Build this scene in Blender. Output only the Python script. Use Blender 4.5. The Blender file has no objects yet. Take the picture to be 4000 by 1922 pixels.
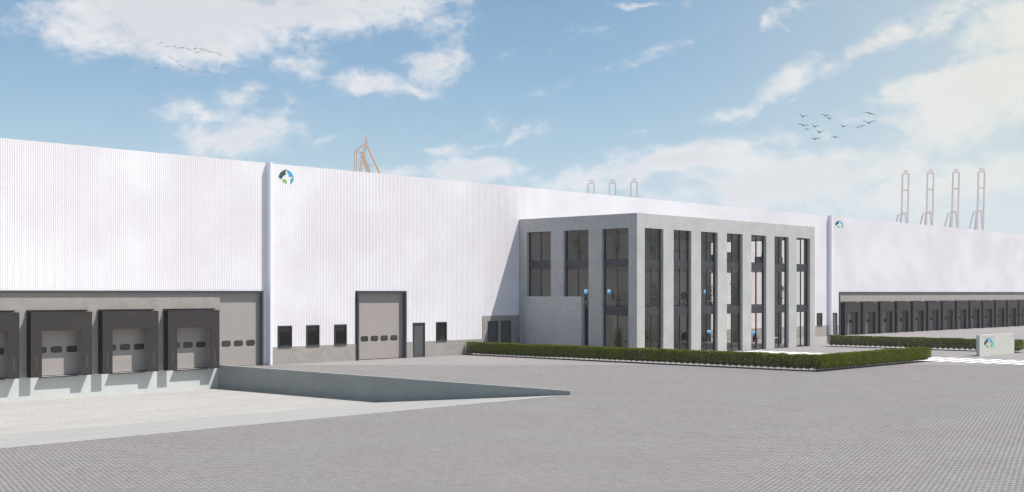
import bpy, math, random
import numpy as np
from mathutils import Vector, Matrix

R = math.radians
SC = bpy.context.scene
COL = SC.collection

# ------------------------------------------------------------------ camera, light, exposure
HEAD = 42.9106                      # heading of the view, degrees from +X (the warehouse wall runs along +X)
cam_d = bpy.data.cameras.new("camera")
cam = bpy.data.objects.new("camera", cam_d)
COL.objects.link(cam)
cam.location = (0, 0, 4.2)
cam.rotation_euler = (R(90), 0, R(HEAD - 90))
cam_d.sensor_width = 36.0
cam_d.lens = 43.083
cam_d.shift_y = 0.046
cam_d.clip_start = 0.5
cam_d.clip_end = 20000
SC.camera = cam

SUN = Vector((0.42, -0.505, 1.0)).normalized()      # towards the sun
sun_d = bpy.data.lights.new("sun", 'SUN')
sun_d.energy = 5.0
sun_d.angle = R(0.5)
sun_d.color = (1.0, 0.955, 0.90)
sun = bpy.data.objects.new("sun", sun_d)
COL.objects.link(sun)
sun.rotation_euler = SUN.to_track_quat('Z', 'Y').to_euler()
sun.location = (0, 0, 60)

SC.view_settings.view_transform = 'Standard'
SC.view_settings.look = 'None'
SC.view_settings.exposure = 0.19
SC.view_settings.gamma = 1.0
SC.view_settings.use_curve_mapping = False
SC.render.engine = 'CYCLES'
SC.cycles.max_bounces = 8
SC.cycles.transparent_max_bounces = 16
SC.cycles.use_denoising = True
SC.cycles.volume_bounces = 1
SC.cycles.filter_width = 1.4

# clouds: (bearing right of the view heading, tan elevation, half width, half height, tilt deg, weight)
CLOUDS = [
 (-0.274,0.2177,0.0900,0.0310,0,1.75),(-0.188,0.2270,0.1100,0.0210,0,1.60),(-0.256,0.1969,0.0546,0.0188,0,1.32),
 (-0.310,0.2216,0.0500,0.0185,0,1.32),(-0.232,0.1886,0.0215,0.0095,0,1.02),(-0.109,0.2339,0.0705,0.0110,5,1.22),
 (-0.080,0.2239,0.0226,0.0071,20,0.82),(-0.177,0.1828,0.0204,0.0096,0,0.92),(-0.171,0.1606,0.0126,0.0058,-15,0.72),
 (-0.068,0.1885,0.0274,0.0149,8,1.32),(-0.112,0.1700,0.0368,0.0110,0,1.22),(-0.079,0.1667,0.0193,0.0052,-10,0.92),
 (-0.220,0.1590,0.0232,0.0089,32,0.97),(-0.250,0.1437,0.0304,0.0101,0,0.97),(-0.223,0.1257,0.0480,0.0160,14,1.40),
 (-0.192,0.1409,0.0281,0.0076,18,1.02),(-0.147,0.1243,0.0102,0.0039,10,0.72),(-0.051,0.1171,0.0201,0.0045,0,0.92),
 (-0.006,0.1273,0.0243,0.0045,15,0.82),(-0.029,0.0997,0.0400,0.0110,0,1.45),(-0.106,0.0985,0.0321,0.0058,0,0.92),
 (0.207,0.2150,0.0140,0.0070,35,1.02),(0.224,0.2095,0.0062,0.0044,0,0.82),(0.133,0.1069,0.0920,0.0125,9,1.45),
 (0.208,0.1191,0.0264,0.0070,10,1.12),(0.224,0.0925,0.0900,0.0190,4,1.70),(0.270,0.0977,0.0240,0.0100,0,1.20),
 (0.215,0.1624,0.0380,0.0090,38,1.15),(0.180,0.1444,0.0220,0.0051,20,0.92),(0.230,0.2266,0.0123,0.0044,20,0.72),
 (0.369,0.1626,0.0700,0.0290,35,1.60),(0.317,0.1564,0.0439,0.0123,20,1.32),(0.391,0.2031,0.0471,0.0270,30,1.30),
 (0.288,0.1951,0.0388,0.0100,28,1.22),(0.335,0.2121,0.0260,0.0092,30,1.02),(0.355,0.1270,0.0485,0.0146,18,1.22),
 (0.380,0.0926,0.0559,0.0181,15,1.22),(0.317,0.0793,0.0966,0.0185,3,1.02),(0.101,0.1331,0.0116,0.0039,15,0.72),
 (-0.016,0.1425,0.0104,0.0052,10,0.82),(0.101,0.2360,0.0161,0.0029,0,0.82),(0.062,0.0914,0.0549,0.0097,8,0.92),
 (0.043,0.2066,0.1360,0.0039,18,0.28),(0.069,0.1771,0.1356,0.0032,20,0.25),
]


class NT:
    """small helper for node trees"""
    def __init__(s, tree):
        s.t = tree
        s.n = tree.nodes
        s.l = tree.links

    def node(s, typ, **kw):
        n = s.n.new(typ)
        for k, v in kw.items():
            setattr(n, k, v)
        return n

    def _in(s, sock, v):
        if hasattr(v, 'is_linked') or isinstance(v, bpy.types.NodeSocket):
            s.l.new(v, sock)
        else:
            sock.default_value = v

    def math(s, op, a, b=None, c=None, clamp=False):
        n = s.node('ShaderNodeMath', operation=op, use_clamp=clamp)
        s._in(n.inputs[0], a)
        if b is not None:
            s._in(n.inputs[1], b)
        if c is not None:
            s._in(n.inputs[2], c)
        return n.outputs[0]

    def vmath(s, op, a, b=None):
        n = s.node('ShaderNodeVectorMath', operation=op)
        s._in(n.inputs[0], a)
        if b is not None:
            s._in(n.inputs[1], b)
        return n.outputs['Value'] if op in ('LENGTH', 'DOT_PRODUCT') else n.outputs[0]

    def noise(s, vec, scale, detail=4, rough=0.55, dist=0.0, dim='3D'):
        n = s.node('ShaderNodeTexNoise', noise_dimensions=dim)
        if vec is not None:
            s.l.new(vec, n.inputs['Vector'])
        n.inputs['Scale'].default_value = scale
        n.inputs['Detail'].default_value = detail
        n.inputs['Roughness'].default_value = rough
        n.inputs['Distortion'].default_value = dist
        return n.outputs['Fac']

    def mix(s, fac, a, b, blend='MIX'):
        n = s.node('ShaderNodeMix', data_type='RGBA', blend_type=blend)
        s._in(n.inputs['Factor'], fac)
        s._in(n.inputs['A'], a)
        s._in(n.inputs['B'], b)
        return n.outputs['Result']

    def ramp(s, v, a, b, to0=0.0, to1=1.0, smooth=False):
        n = s.node('ShaderNodeMapRange')
        if smooth:
            n.interpolation_type = 'SMOOTHSTEP'
        s._in(n.inputs['Value'], v)
        n.inputs['From Min'].default_value = a
        n.inputs['From Max'].default_value = b
        n.inputs['To Min'].default_value = to0
        n.inputs['To Max'].default_value = to1
        return n.outputs['Result']


def make_world():
    w = bpy.data.worlds.new("World")
    SC.world = w
    w.use_nodes = True
    nt = NT(w.node_tree)
    nt.n.clear()
    out = nt.node('ShaderNodeOutputWorld')
    bg = nt.node('ShaderNodeBackground')
    nt.l.new(bg.outputs[0], out.inputs[0])
    STR = 0.1
    bg.inputs['Strength'].default_value = STR
    sky = nt.node('ShaderNodeTexSky', sky_type='NISHITA')
    sky.sun_disc = False
    sky.sun_elevation = math.asin(SUN.z)
    sky.sun_rotation = math.atan2(SUN.x, SUN.y)
    sky.altitude = 0
    sky.air_density = 1.0
    sky.dust_density = 0.6
    sky.ozone_density = 1.2
    tc = nt.node('ShaderNodeTexCoord')
    d = tc.outputs['Generated']
    sep = nt.node('ShaderNodeSeparateXYZ')
    nt.l.new(d, sep.inputs[0])
    x, y, z = sep.outputs
    # bearing right of the heading, from the rotated horizontal components
    h = R(HEAD)
    f = nt.math('ADD', nt.math('MULTIPLY', x, math.cos(h)), nt.math('MULTIPLY', y, math.sin(h)))
    r = nt.math('SUBTRACT', nt.math('MULTIPLY', x, math.sin(h)), nt.math('MULTIPLY', y, math.cos(h)))
    az = nt.math('ARCTAN2', r, f)
    hor = nt.math('SQRT', nt.math('ADD', nt.math('MULTIPLY', f, f), nt.math('MULTIPLY', r, r)))
    el = nt.math('DIVIDE', z, nt.math('MAXIMUM', hor, 0.05))
    comb = nt.node('ShaderNodeCombineXYZ')
    nt.l.new(az, comb.inputs[0]); nt.l.new(el, comb.inputs[1])
    p = comb.outputs[0]
    # wind-drawn coordinates for the wisps
    wm = nt.node('ShaderNodeMapping')
    wm.inputs['Rotation'].default_value = (0, 0, R(-14))
    wm.inputs['Scale'].default_value = (1.0, 1.7, 1.0)
    nt.l.new(p, wm.inputs['Vector'])
    n_big = nt.noise(wm.outputs[0], 16, 7, 0.62, 0.5)
    n_fine = nt.noise(wm.outputs[0], 55, 6, 0.65, 0.7)
    # warp the blob coordinates a little so the outlines are ragged
    wn = nt.node('ShaderNodeTexNoise')
    wn.inputs['Scale'].default_value = 24; wn.inputs['Detail'].default_value = 4
    nt.l.new(p, wn.inputs['Vector'])
    warp = nt.vmath('MULTIPLY', nt.vmath('SUBTRACT', wn.outputs['Color'], (0.5, 0.5, 0.5)), (0.05, 0.028, 0))
    pw = nt.vmath('ADD', p, warp)
    acc = None
    for cx, cy, rx, ry, ro, wt in CLOUDS:
        m = nt.node('ShaderNodeMapping', vector_type='TEXTURE')
        m.inputs['Location'].default_value = (cx, cy, 0)
        m.inputs['Rotation'].default_value = (0, 0, R(ro))
        m.inputs['Scale'].default_value = (rx, ry, 1)
        nt.l.new(pw, m.inputs['Vector'])
        ln = nt.vmath('LENGTH', m.outputs[0])
        v = nt.math('MULTIPLY_ADD', ln, -wt * 0.62, wt * 1.0)
        acc = v if acc is None else nt.math('SMOOTH_MAX', acc, v, 0.12)
    # unseen broken cloud outside the part in view, thinned to lower the fill light
    far = nt.math('MAXIMUM', nt.ramp(nt.math('ABSOLUTE', az), 0.46, 0.62, 0, 1, True), nt.ramp(el, 0.25, 0.36, 0, 1, True))
    gen_n = nt.noise(d, 3.2, 3, 0.55, 0.3)
    gen_v = nt.math('MULTIPLY', nt.ramp(gen_n, 0.50, 0.74, -0.6, 0.9), far)
    gen_v = nt.math('ADD', gen_v, nt.math('MULTIPLY', nt.math('SUBTRACT', far, 1.0), 0.9))
    acc = nt.math('MAXIMUM', acc, gen_v)
    dens = nt.math('ADD', acc, nt.math('MULTIPLY', nt.math('SUBTRACT', n_big, 0.5), 2.25))
    dens = nt.math('ADD', dens, nt.math('MULTIPLY', nt.math('SUBTRACT', n_fine, 0.5), 1.3))
    mask = nt.ramp(dens, 0.10, 1.15, 0, 0.95, True)
    # cloud bodies: bright rims, slightly greyer thick parts
    thick = nt.ramp(nt.math('ADD', acc, nt.math('MULTIPLY', nt.math('SUBTRACT', nt.noise(p, 22, 4, 0.5), 0.5), 1.2)), 0.55, 1.3, 0, 1, True)
    c_col = nt.mix(thick, (7.5, 7.4, 7.5, 1), (6.2, 6.25, 6.45, 1))
    blue = nt.mix(1.0, sky.outputs[0], (SKY_TINT[0], SKY_TINT[1], SKY_TINT[2], 1), 'MULTIPLY')
    # veil that thickens to the horizon, and the warm glow on the sun's side
    veil = nt.ramp(el, 0.0, 0.20, 0.45, 0.02, True)
    col = nt.mix(veil, blue, (4.8, 6.0, 6.9, 1))
    back = nt.ramp(az, 1.9, 3.0, 1, 0, True)
    glow = nt.math('MULTIPLY', nt.ramp(az, 0.02, 0.50, 0, 1, True), back)
    col = nt.mix(nt.math('MULTIPLY', glow, 0.60), col, (6.6, 6.8, 5.9, 1))
    warm = nt.mix(nt.math('MULTIPLY', glow, 0.75), c_col, (7.6, 7.5, 6.2, 1))
    col = nt.mix(mask, col, warm)
    nt.l.new(col, bg.inputs['Color'])


SKY_TINT = (0.45, 0.80, 0.94)
make_world()

# ------------------------------------------------------------------ helpers
class MB:
    def __init__(s):
        s.v = []; s.f = []; s.m = []; s.cur = 0

    def quad(s, a, b, c, d):
        i = len(s.v); s.v += [a, b, c, d]; s.f.append((i, i+1, i+2, i+3)); s.m.append(s.cur)

    def tri(s, a, b, c):
        i = len(s.v); s.v += [a, b, c]; s.f.append((i, i+1, i+2)); s.m.append(s.cur)

    def box(s, x0, x1, y0, y1, z0, z1):
        i = len(s.v)
        s.v += [(x0,y0,z0),(x1,y0,z0),(x1,y1,z0),(x0,y1,z0),(x0,y0,z1),(x1,y0,z1),(x1,y1,z1),(x0,y1,z1)]
        for q in ((3,2,1,0),(4,5,6,7),(0,1,5,4),(1,2,6,5),(2,3,7,6),(3,0,4,7)):
            s.f.append(tuple(i+k for k in q)); s.m.append(s.cur)
        return s

    def tube(s, pts, rad, n=8, cap=True):
        """round bar through pts; rad a number or list"""
        pts = [Vector(p) for p in pts]
        rr = rad if isinstance(rad, (list, tuple)) else [rad] * len(pts)
        base = len(s.v)
        for k, p in enumerate(pts):
            t = (pts[min(k+1, len(pts)-1)] - pts[max(k-1, 0)]).normalized()
            u = t.cross(Vector((0, 0, 1)))
            if u.length < 1e-3:
                u = t.cross(Vector((0, 1, 0)))
            u.normalize(); w = t.cross(u)
            for j in range(n):
                a = 2*math.pi*(j+0.5)/n
                q = p + (u*math.cos(a) + w*math.sin(a))*rr[k]
                s.v.append(tuple(q))
        for k in range(len(pts)-1):
            for j in range(n):
                a = base+k*n+j; b = base+k*n+(j+1) % n
                s.f.append((a, b, b+n, a+n)); s.m.append(s.cur)
        if cap:
            s.f.append(tuple(base+j for j in range(n))[::-1]); s.m.append(s.cur)
            e = base+(len(pts)-1)*n
            s.f.append(tuple(e+j for j in range(n))); s.m.append(s.cur)
        return s

    def prism_y(s, outline, y0, y1):
        """outline [(x,z)] extruded from y0 (front) to y1"""
        n = len(outline); i = len(s.v)
        s.v += [(x, y0, z) for x, z in outline] + [(x, y1, z) for x, z in outline]
        s.f.append(tuple(range(i, i+n))); s.m.append(s.cur)
        s.f.append(tuple(range(i+n, i+2*n))[::-1]); s.m.append(s.cur)
        for j in range(n):
            k = (j+1) % n
            s.f.append((i+j, i+n+j, i+n+k, i+k)); s.m.append(s.cur)
        return s

    def mesh(s, name, mats, smooth=False):
        me = bpy.data.meshes.new(name)
        me.from_pydata([tuple(v) for v in s.v], [], s.f)
        for m in (mats if isinstance(mats, (list, tuple)) else [mats]):
            me.materials.append(m)
        if any(s.m):
            me.polygons.foreach_set('material_index', s.m)
        if smooth:
            me.polygons.foreach_set('use_smooth', [True]*len(me.polygons))
        me.update()
        return me

    def build(s, name, mats, parent=None, smooth=False, off=None, bevel=0):
        o = bpy.data.objects.new(name, s.mesh(name, mats, smooth))
        COL.objects.link(o)
        if parent:
            o.parent = parent
        if off is not None:
            o.location = off
        if bevel:
            b = o.modifiers.new('bevel', 'BEVEL'); b.width = bevel; b.segments = 2; b.limit_method = 'ANGLE'
        return o


def empty(name, loc=(0, 0, 0), rz=0.0):
    o = bpy.data.objects.new(name, None)
    o.empty_display_size = 0.3
    COL.objects.link(o)
    o.location = loc
    o.rotation_euler = (0, 0, rz)
    return o


def tag(o, label=None, cat=None, group=None, kind=None):
    if label: o['label'] = label
    if cat: o['category'] = cat
    if group: o['group'] = group
    if kind: o['kind'] = kind
    return o


def kids(o):
    return [c for c in KID.get(o.name, [])]


KID = {}


def note_kids():
    KID.clear()
    for o in COL.objects:
        if o.parent:
            KID.setdefault(o.parent.name, []).append(o)


def copy_tree(o, parent=None):
    c = o.copy()
    COL.objects.link(c)
    if parent:
        c.parent = parent
    for k in kids(o):
        copy_tree(k, c)
    return c


def principled(name, base, rough=0.7, metal=0.0, spec=0.4, var=0.0, vscale=3.0, fine=0.0, fscale=60.0,
               bump=0.0, bscale=80.0, stretch=None, tint2=None, island=0.0):
    m = bpy.data.materials.new(name)
    m.use_nodes = True
    nt = NT(m.node_tree)
    b = nt.n['Principled BSDF']
    b.inputs['Roughness'].default_value = rough
    b.inputs['Metallic'].default_value = metal
    b.inputs['Specular IOR Level'].default_value = spec
    geo = nt.node('ShaderNodeNewGeometry')
    vec = geo.outputs['Position']
    if stretch:
        mp = nt.node('ShaderNodeMapping')
        mp.inputs['Scale'].default_value = stretch
        nt.l.new(vec, mp.inputs['Vector'])
        vec = mp.outputs[0]
    col = (*base, 1)
    if tint2 is not None:
        col = nt.mix(nt.ramp(nt.noise(vec, vscale*0.6, 3, 0.5), 0.35, 0.65, 0, 1, True), col, (*tint2, 1))
    if var:
        v = nt.ramp(nt.noise(vec, vscale, 5, 0.6), 0.25, 0.75, 1-var, 1+var)
        col = nt.mix(1.0, col, v, 'MULTIPLY')
    if fine:
        v = nt.ramp(nt.noise(geo.outputs['Position'], fscale, 2, 0.6), 0.3, 0.7, 1-fine, 1+fine)
        col = nt.mix(1.0, col, v, 'MULTIPLY')
    if island:
        v = nt.ramp(geo.outputs['Random Per Island'], 0, 1, 1-island, 1+island)
        col = nt.mix(1.0, col, v, 'MULTIPLY')
    nt._in(b.inputs['Base Color'], col)
    if bump:
        bn = nt.node('ShaderNodeBump')
        bn.inputs['Strength'].default_value = bump
        bn.inputs['Distance'].default_value = 0.02
        nt.l.new(nt.noise(geo.outputs['Position'], bscale, 3, 0.6), bn.inputs['Height'])
        nt.l.new(bn.outputs[0], b.inputs['Normal'])
    return m


M = {}
M['cladding'] = principled('white_cladding', (0.86, 0.835, 0.855), 0.5, spec=0.35, var=0.04, vscale=0.35, fine=0.03, fscale=9, tint2=(0.80, 0.755, 0.785))
M['white_metal'] = principled('white_metal', (0.80, 0.80, 0.84), 0.45, var=0.02)
M['roof'] = principled('roof_membrane', (0.35, 0.35, 0.36), 0.9, var=0.1)
M['concrete'] = principled('office_concrete', (0.435, 0.438, 0.425), 0.85, spec=0.2, var=0.10, vscale=0.9, fine=0.17, fscale=13, bump=0.3, bscale=40)
M['concrete_dark'] = principled('stair_concrete', (0.49, 0.485, 0.47), 0.85, spec=0.2, var=0.08, vscale=0.9, fine=0.24, fscale=15, bump=0.35, bscale=34)
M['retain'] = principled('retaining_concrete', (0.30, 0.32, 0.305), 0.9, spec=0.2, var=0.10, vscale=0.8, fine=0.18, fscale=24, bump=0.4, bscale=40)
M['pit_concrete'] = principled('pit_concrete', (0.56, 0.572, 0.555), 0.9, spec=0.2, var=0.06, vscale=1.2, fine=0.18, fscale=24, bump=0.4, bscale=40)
M['plinth'] = principled('beige_concrete', (0.335, 0.305, 0.285), 0.9, spec=0.2, var=0.12, vscale=1.6, fine=0.14, fscale=12, bump=0.2, bscale=50)
M['trim'] = principled('dark_trim', (0.048, 0.055, 0.060), 0.45, spec=0.4, var=0.04)
M['frame'] = principled('window_frame', (0.028, 0.031, 0.036), 0.4, spec=0.45, var=0.05)
M['spandrel'] = principled('spandrel_panel', (0.040, 0.041, 0.047), 0.4, spec=0.35, var=0.04)
M['door'] = principled('grey_door', (0.085, 0.085, 0.09), 0.5, spec=0.4, var=0.04)
M['overhead'] = principled('overhead_door', (0.345, 0.310, 0.292), 0.5, spec=0.35, var=0.03, vscale=1.5, stretch=(1, 1, 6))
M['rubber'] = principled('black_rubber', (0.02, 0.02, 0.02), 0.6)
M['curtain'] = principled('shelter_curtain', (0.043, 0.037, 0.036), 0.75, spec=0.15, var=0.10, vscale=1.4, fine=0.06, fscale=18)
M['curtain_side'] = principled('shelter_side', (0.018, 0.016, 0.017), 0.8, spec=0.12, var=0.1)
M['guide'] = principled('shelter_guide', (0.065, 0.048, 0.044), 0.7, var=0.1, vscale=12)
M['steel'] = principled('grey_steel', (0.30, 0.31, 0.32), 0.45, metal=0.3, var=0.05)
M['dark_steel'] = principled('dark_steel', (0.05, 0.05, 0.055), 0.5, metal=0.3, var=0.08)
M['white_paint'] = principled('road_paint', (0.85, 0.86, 0.84), 0.7, var=0.05, vscale=3, fine=0.03, fscale=30)
M['soil'] = principled('soil', (0.075, 0.045, 0.03), 1.0, var=0.25, vscale=12, bump=0.5, bscale=30)
M['interior_wall'] = principled('interior_wall', (0.76, 0.72, 0.69), 0.8, var=0.03)
M['ceiling'] = principled('ceiling', (0.66, 0.64, 0.61), 0.9, var=0.02)
M['carpet'] = principled('office_floor', (0.33, 0.31, 0.30), 0.6, var=0.06)
M['black_plastic'] = principled('black_plastic', (0.015, 0.015, 0.016), 0.45)
M['mesh_fabric'] = principled('chair_mesh', (0.035, 0.034, 0.033), 0.8)
M['brown_leather'] = principled('brown_leather', (0.23, 0.085, 0.04), 0.5, var=0.1)
M['wood'] = principled('table_wood', (0.25, 0.15, 0.09), 0.5, var=0.15, vscale=6)
M['terracotta'] = principled('terracotta', (0.17, 0.09, 0.05), 0.8, var=0.12, vscale=8)
M['sofa'] = principled('sofa_fabric', (0.16, 0.14, 0.12), 0.9, var=0.1, vscale=6)
M['bird'] = principled('bird_plumage', (0.012, 0.014, 0.016), 0.8, var=0.2, vscale=5)
M['bark'] = principled('hedge_twig', (0.045, 0.042, 0.022), 0.9, var=0.2, vscale=15)
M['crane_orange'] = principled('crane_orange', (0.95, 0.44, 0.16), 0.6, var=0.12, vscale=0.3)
M['crane_red_hazed'] = principled('crane_red_hazed', (0.95, 0.66, 0.52), 0.6, var=0.12, vscale=0.1)  # red paint made paler: part of the distance haze is put into the colour
M['crane_grey_hazed'] = principled('crane_grey_hazed', (0.45, 0.46, 0.44), 0.7, var=0.1, vscale=0.1)  # grey lightened likewise, haze fade painted in
M['ship_white'] = principled('ship_white', (0.75, 0.75, 0.70), 0.5, var=0.05, vscale=0.2)
M['logo_dark'] = principled('emblem_dark_green', (0.022, 0.085, 0.085), 0.5, var=0.02)
M['logo_blue'] = principled('emblem_blue', (0.035, 0.36, 0.72), 0.5, var=0.02)
M['logo_teal'] = principled('emblem_teal', (0.022, 0.42, 0.36), 0.5, var=0.02)
M['logo_green'] = principled('emblem_green', (0.16, 0.52, 0.08), 0.5, var=0.02)
M['sign'] = principled('sign_concrete', (0.50, 0.51, 0.46), 0.85, spec=0.25, var=0.05, vscale=1.5, fine=0.2, fscale=26, bump=0.3, bscale=40)


def leaf_material(name, a, b, trans=0.25):
    m = bpy.data.materials.new(name); m.use_nodes = True
    nt = NT(m.node_tree)
    bs = nt.n['Principled BSDF']
    geo = nt.node('ShaderNodeNewGeometry')
    oi = nt.node('ShaderNodeObjectInfo')
    c = nt.mix(geo.outputs['Random Per Island'], (*a, 1), (*b, 1))
    c = nt.mix(1.0, c, nt.ramp(oi.outputs['Random'], 0, 1, 0.88, 1.12), 'MULTIPLY')
    nt.l.new(c, bs.inputs['Base Color'])
    bs.inputs['Roughness'].default_value = 0.55
    bs.inputs['Specular IOR Level'].default_value = 0.12
    tr = nt.node('ShaderNodeBsdfTranslucent')
    nt.l.new(nt.mix(1.0, c, (1.2, 1.3, 0.5, 1), 'MULTIPLY'), tr.inputs['Color'])
    mx = nt.node('ShaderNodeMixShader'); mx.inputs[0].default_value = trans
    nt.l.new(bs.outputs[0], mx.inputs[1]); nt.l.new(tr.outputs[0], mx.inputs[2])
    nt.l.new(mx.outputs[0], nt.n['Material Output'].inputs['Surface'])
    return m


M['hedge_leaf'] = leaf_material('hedge_leaf', (0.085, 0.110, 0.004), (0.20, 0.22, 0.012))
M['plant_leaf'] = leaf_material('plant_leaf', (0.05, 0.12, 0.014), (0.11, 0.21, 0.03))


def glass_material(name, tint, ior):
    m = bpy.data.materials.new(name); m.use_nodes = True
    nt = NT(m.node_tree)
    nt.n.remove(nt.n['Principled BSDF'])
    t = nt.node('ShaderNodeBsdfTransparent'); t.inputs['Color'].default_value = (*tint, 1)
    g = nt.node('ShaderNodeBsdfGlossy'); g.inputs['Roughness'].default_value = 0.0
    g.inputs['Color'].default_value = (0.92, 0.92, 0.92, 1)
    fr = nt.node('ShaderNodeFresnel'); fr.inputs['IOR'].default_value = ior
    geo = nt.node('ShaderNodeNewGeometry')
    # a faint waviness of the pane
    bn = nt.node('ShaderNodeBump'); bn.inputs['Strength'].default_value = 0.02; bn.inputs['Distance'].default_value = 0.05
    nt.l.new(nt.noise(geo.outputs['Position'], 0.8, 1), bn.inputs['Height'])
    nt.l.new(bn.outputs[0], g.inputs['Normal'])
    front = nt.math('SUBTRACT', 1.0, geo.outputs['Backfacing'])
    fac = nt.math('MULTIPLY', fr.outputs[0], front)
    mx = nt.node('ShaderNodeMixShader')
    nt.l.new(fac, mx.inputs[0])
    nt.l.new(t.outputs[0], mx.inputs[1]); nt.l.new(g.outputs[0], mx.inputs[2])
    nt.l.new(mx.outputs[0], nt.n['Material Output'].inputs['Surface'])
    return m


M['glass'] = glass_material('office_glass', (0.965, 0.955, 0.94), 1.42)
M['dark_glass'] = principled('dark_window_glass', (0.012, 0.013, 0.012), 0.04, spec=0.6)
M['door_glass'] = principled('door_pane_plastic', (0.045, 0.04, 0.042), 0.12, spec=0.6, var=0.2, vscale=4)


def screen_material():
    m = bpy.data.materials.new('lit_screen'); m.use_nodes = True
    nt = NT(m.node_tree)
    b = nt.n['Principled BSDF']
    tc = nt.node('ShaderNodeTexCoord')
    sp = nt.node('ShaderNodeSeparateXYZ'); nt.l.new(tc.outputs['Generated'], sp.inputs[0])
    c = nt.mix(nt.ramp(nt.math('ADD', sp.outputs[2], nt.math('MULTIPLY', nt.noise(tc.outputs['Generated'], 3, 2), 0.5)), 0.2, 1.1, 0, 1), (0.03, 0.18, 0.75, 1), (0.35, 0.78, 1.0, 1))
    nt.l.new(c, b.inputs['Emission Color'])
    b.inputs['Emission Strength'].default_value = 0.7
    b.inputs['Base Color'].default_value = (0.02, 0.02, 0.02, 1)
    return m


M['screen'] = screen_material()


# ------------------------------------------------------------------ ground
def clip_poly(poly, a, b, c):
    """keep a*x+b*y<=c"""
    out = []
    for i in range(len(poly)):
        p, q = poly[i], poly[(i+1) % len(poly)]
        dp = a*p[0]+b*p[1]-c; dq = a*q[0]+b*q[1]-c
        if dp <= 0: out.append(p)
        if dp*dq < 0:
            t = dp/(dp-dq)
            out.append((p[0]+(q[0]-p[0])*t, p[1]+(q[1]-p[1])*t))
    return out


hx, hy = math.cos(R(HEAD)), math.sin(R(HEAD))
def site(depth, lat):
    """survey grid laid out along the view heading -> x, y"""
    return (hx*depth + hy*lat, hy*depth - hx*lat)


PIT_Y0, PIT_Y1 = 32.7, 59.25
def pit_x(y):            # left face of the retaining wall
    return 39.38 - (PIT_Y1 - y) * 0.0245


def poly_sheet(name, polys, z, mat, kind='structure', parent=None):
    mb = MB()
    for p in polys:
        i = len(mb.v)
        mb.v += [(x, y, z) for x, y in p]
        mb.f.append(tuple(range(i, i+len(p)))); mb.m.append(0)
    o = mb.build(name, mat, parent)
    return o


# yard material: paver-coloured, with the joint pattern of the herringbone carried on as faint streaks
def yard_material():
    m = bpy.data.materials.new('yard_paving'); m.use_nodes = True
    nt = NT(m.node_tree); b = nt.n['Principled BSDF']
    geo = nt.node('ShaderNodeNewGeometry'); pos = geo.outputs['Position']
    base = nt.mix(nt.ramp(nt.noise(pos, 0.12, 4, 0.55), 0.3, 0.7, 0, 1, True), (0.267, 0.245, 0.248, 1), (0.283, 0.263, 0.259, 1))
    mp = nt.node('ShaderNodeMapping'); mp.inputs['Rotation'].default_value = (0, 0, R(45)); mp.inputs['Scale'].default_value = (0.35, 2.4, 1)
    nt.l.new(pos, mp.inputs['Vector'])
    base = nt.mix(1.0, base, nt.ramp(nt.noise(mp.outputs[0], 0.9, 2), 0.3, 0.7, 0.96, 1.04), 'MULTIPLY')
    base = nt.mix(1.0, base, nt.ramp(nt.noise(pos, 9, 3, 0.7), 0.25, 0.75, 0.90, 1.10), 'MULTIPLY')
    nt.l.new(base, b.inputs['Base Color'])
    b.inputs['Roughness'].default_value = 0.88
    b.inputs['Specular IOR Level'].default_value = 0.2
    return m


M['yard'] = yard_material()
M['joint'] = principled('joint_sand', (0.165, 0.148, 0.152), 0.95)
M['paver'] = principled('grey_paver', (0.282, 0.253, 0.258), 0.85, spec=0.2, var=0.05, vscale=0.35, fine=0.06, fscale=30, island=0.08, tint2=(0.276, 0.261, 0.254))

BIG = 9000
ground_polys = [
    [(-BIG, -BIG), (BIG, -BIG), (BIG, PIT_Y0), (-BIG, PIT_Y0)],
    [(pit_x(PIT_Y0)+0.05, PIT_Y0), (BIG, PIT_Y0), (BIG, PIT_Y1+1), (pit_x(PIT_Y1)+0.1, PIT_Y1+1)],
    [(-BIG, PIT_Y1+1), (BIG, PIT_Y1+1), (BIG, BIG), (-BIG, BIG)],
    [(-BIG, PIT_Y0), (-60, PIT_Y0), (-60, PIT_Y1+1), (-BIG, PIT_Y1+1)],
]
ground = poly_sheet('ground', ground_polys, -0.006, M['yard'])
tag(ground, kind='structure')

# herringbone clay-size pavers 200 x 100 mm, real blocks with open joints
W0 = [site(22.3, -11.0), site(22.3, 11.0), site(71.5, 32), site(71.5, -32)]
bedA = clip_poly(W0, 0, 1, PIT_Y0-0.1)
bedB = clip_poly(clip_poly(W0, 0, -1, -(PIT_Y0-0.1)), -1, 0, -39.45)
paving = poly_sheet('paving', [bedA, bedB], -0.0045, M['joint'])
tag(paving, kind='structure')
U, GAP = 0.1, 0.0035
xs = np.arange(0, 780); ys = np.arange(0, 592)
gx, gy = np.meshgrid(xs, ys, indexing='ij')
k4 = (gx+gy) % 4
bricks = []
for sel, (w, h) in ((0, (2, 1)), (2, (1, 2))):
    mm = k4 == sel
    bx = gx[mm]*U; by = gy[mm]*U
    bricks.append(np.stack([bx, by, bx+w*U, by+h*U], 1))
def inside(b):
    cx = (b[:, 0]+b[:, 2])/2; cy = (b[:, 1]+b[:, 3])/2
    dep = cx*hx+cy*hy; lat = cx*hy-cy*hx
    ok = (dep > 22) & (dep < 71.8) & (np.abs(lat) < 0.44*dep+1.6) & (b[:, 3] < 59.1)
    ok &= ((b[:, 3] < PIT_Y0+0.001) | (b[:, 0] > 39.39))
    return ok, dep, lat
allb = []
near = []
for i, b in enumerate(bricks):
    ok, dep, lat = inside(b)
    b = b[ok]; dep = dep[ok]; lat = lat[ok]
    allb.append((b, dep, lat, i))
cat = np.concatenate([b for b, _, _, _ in allb])
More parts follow.
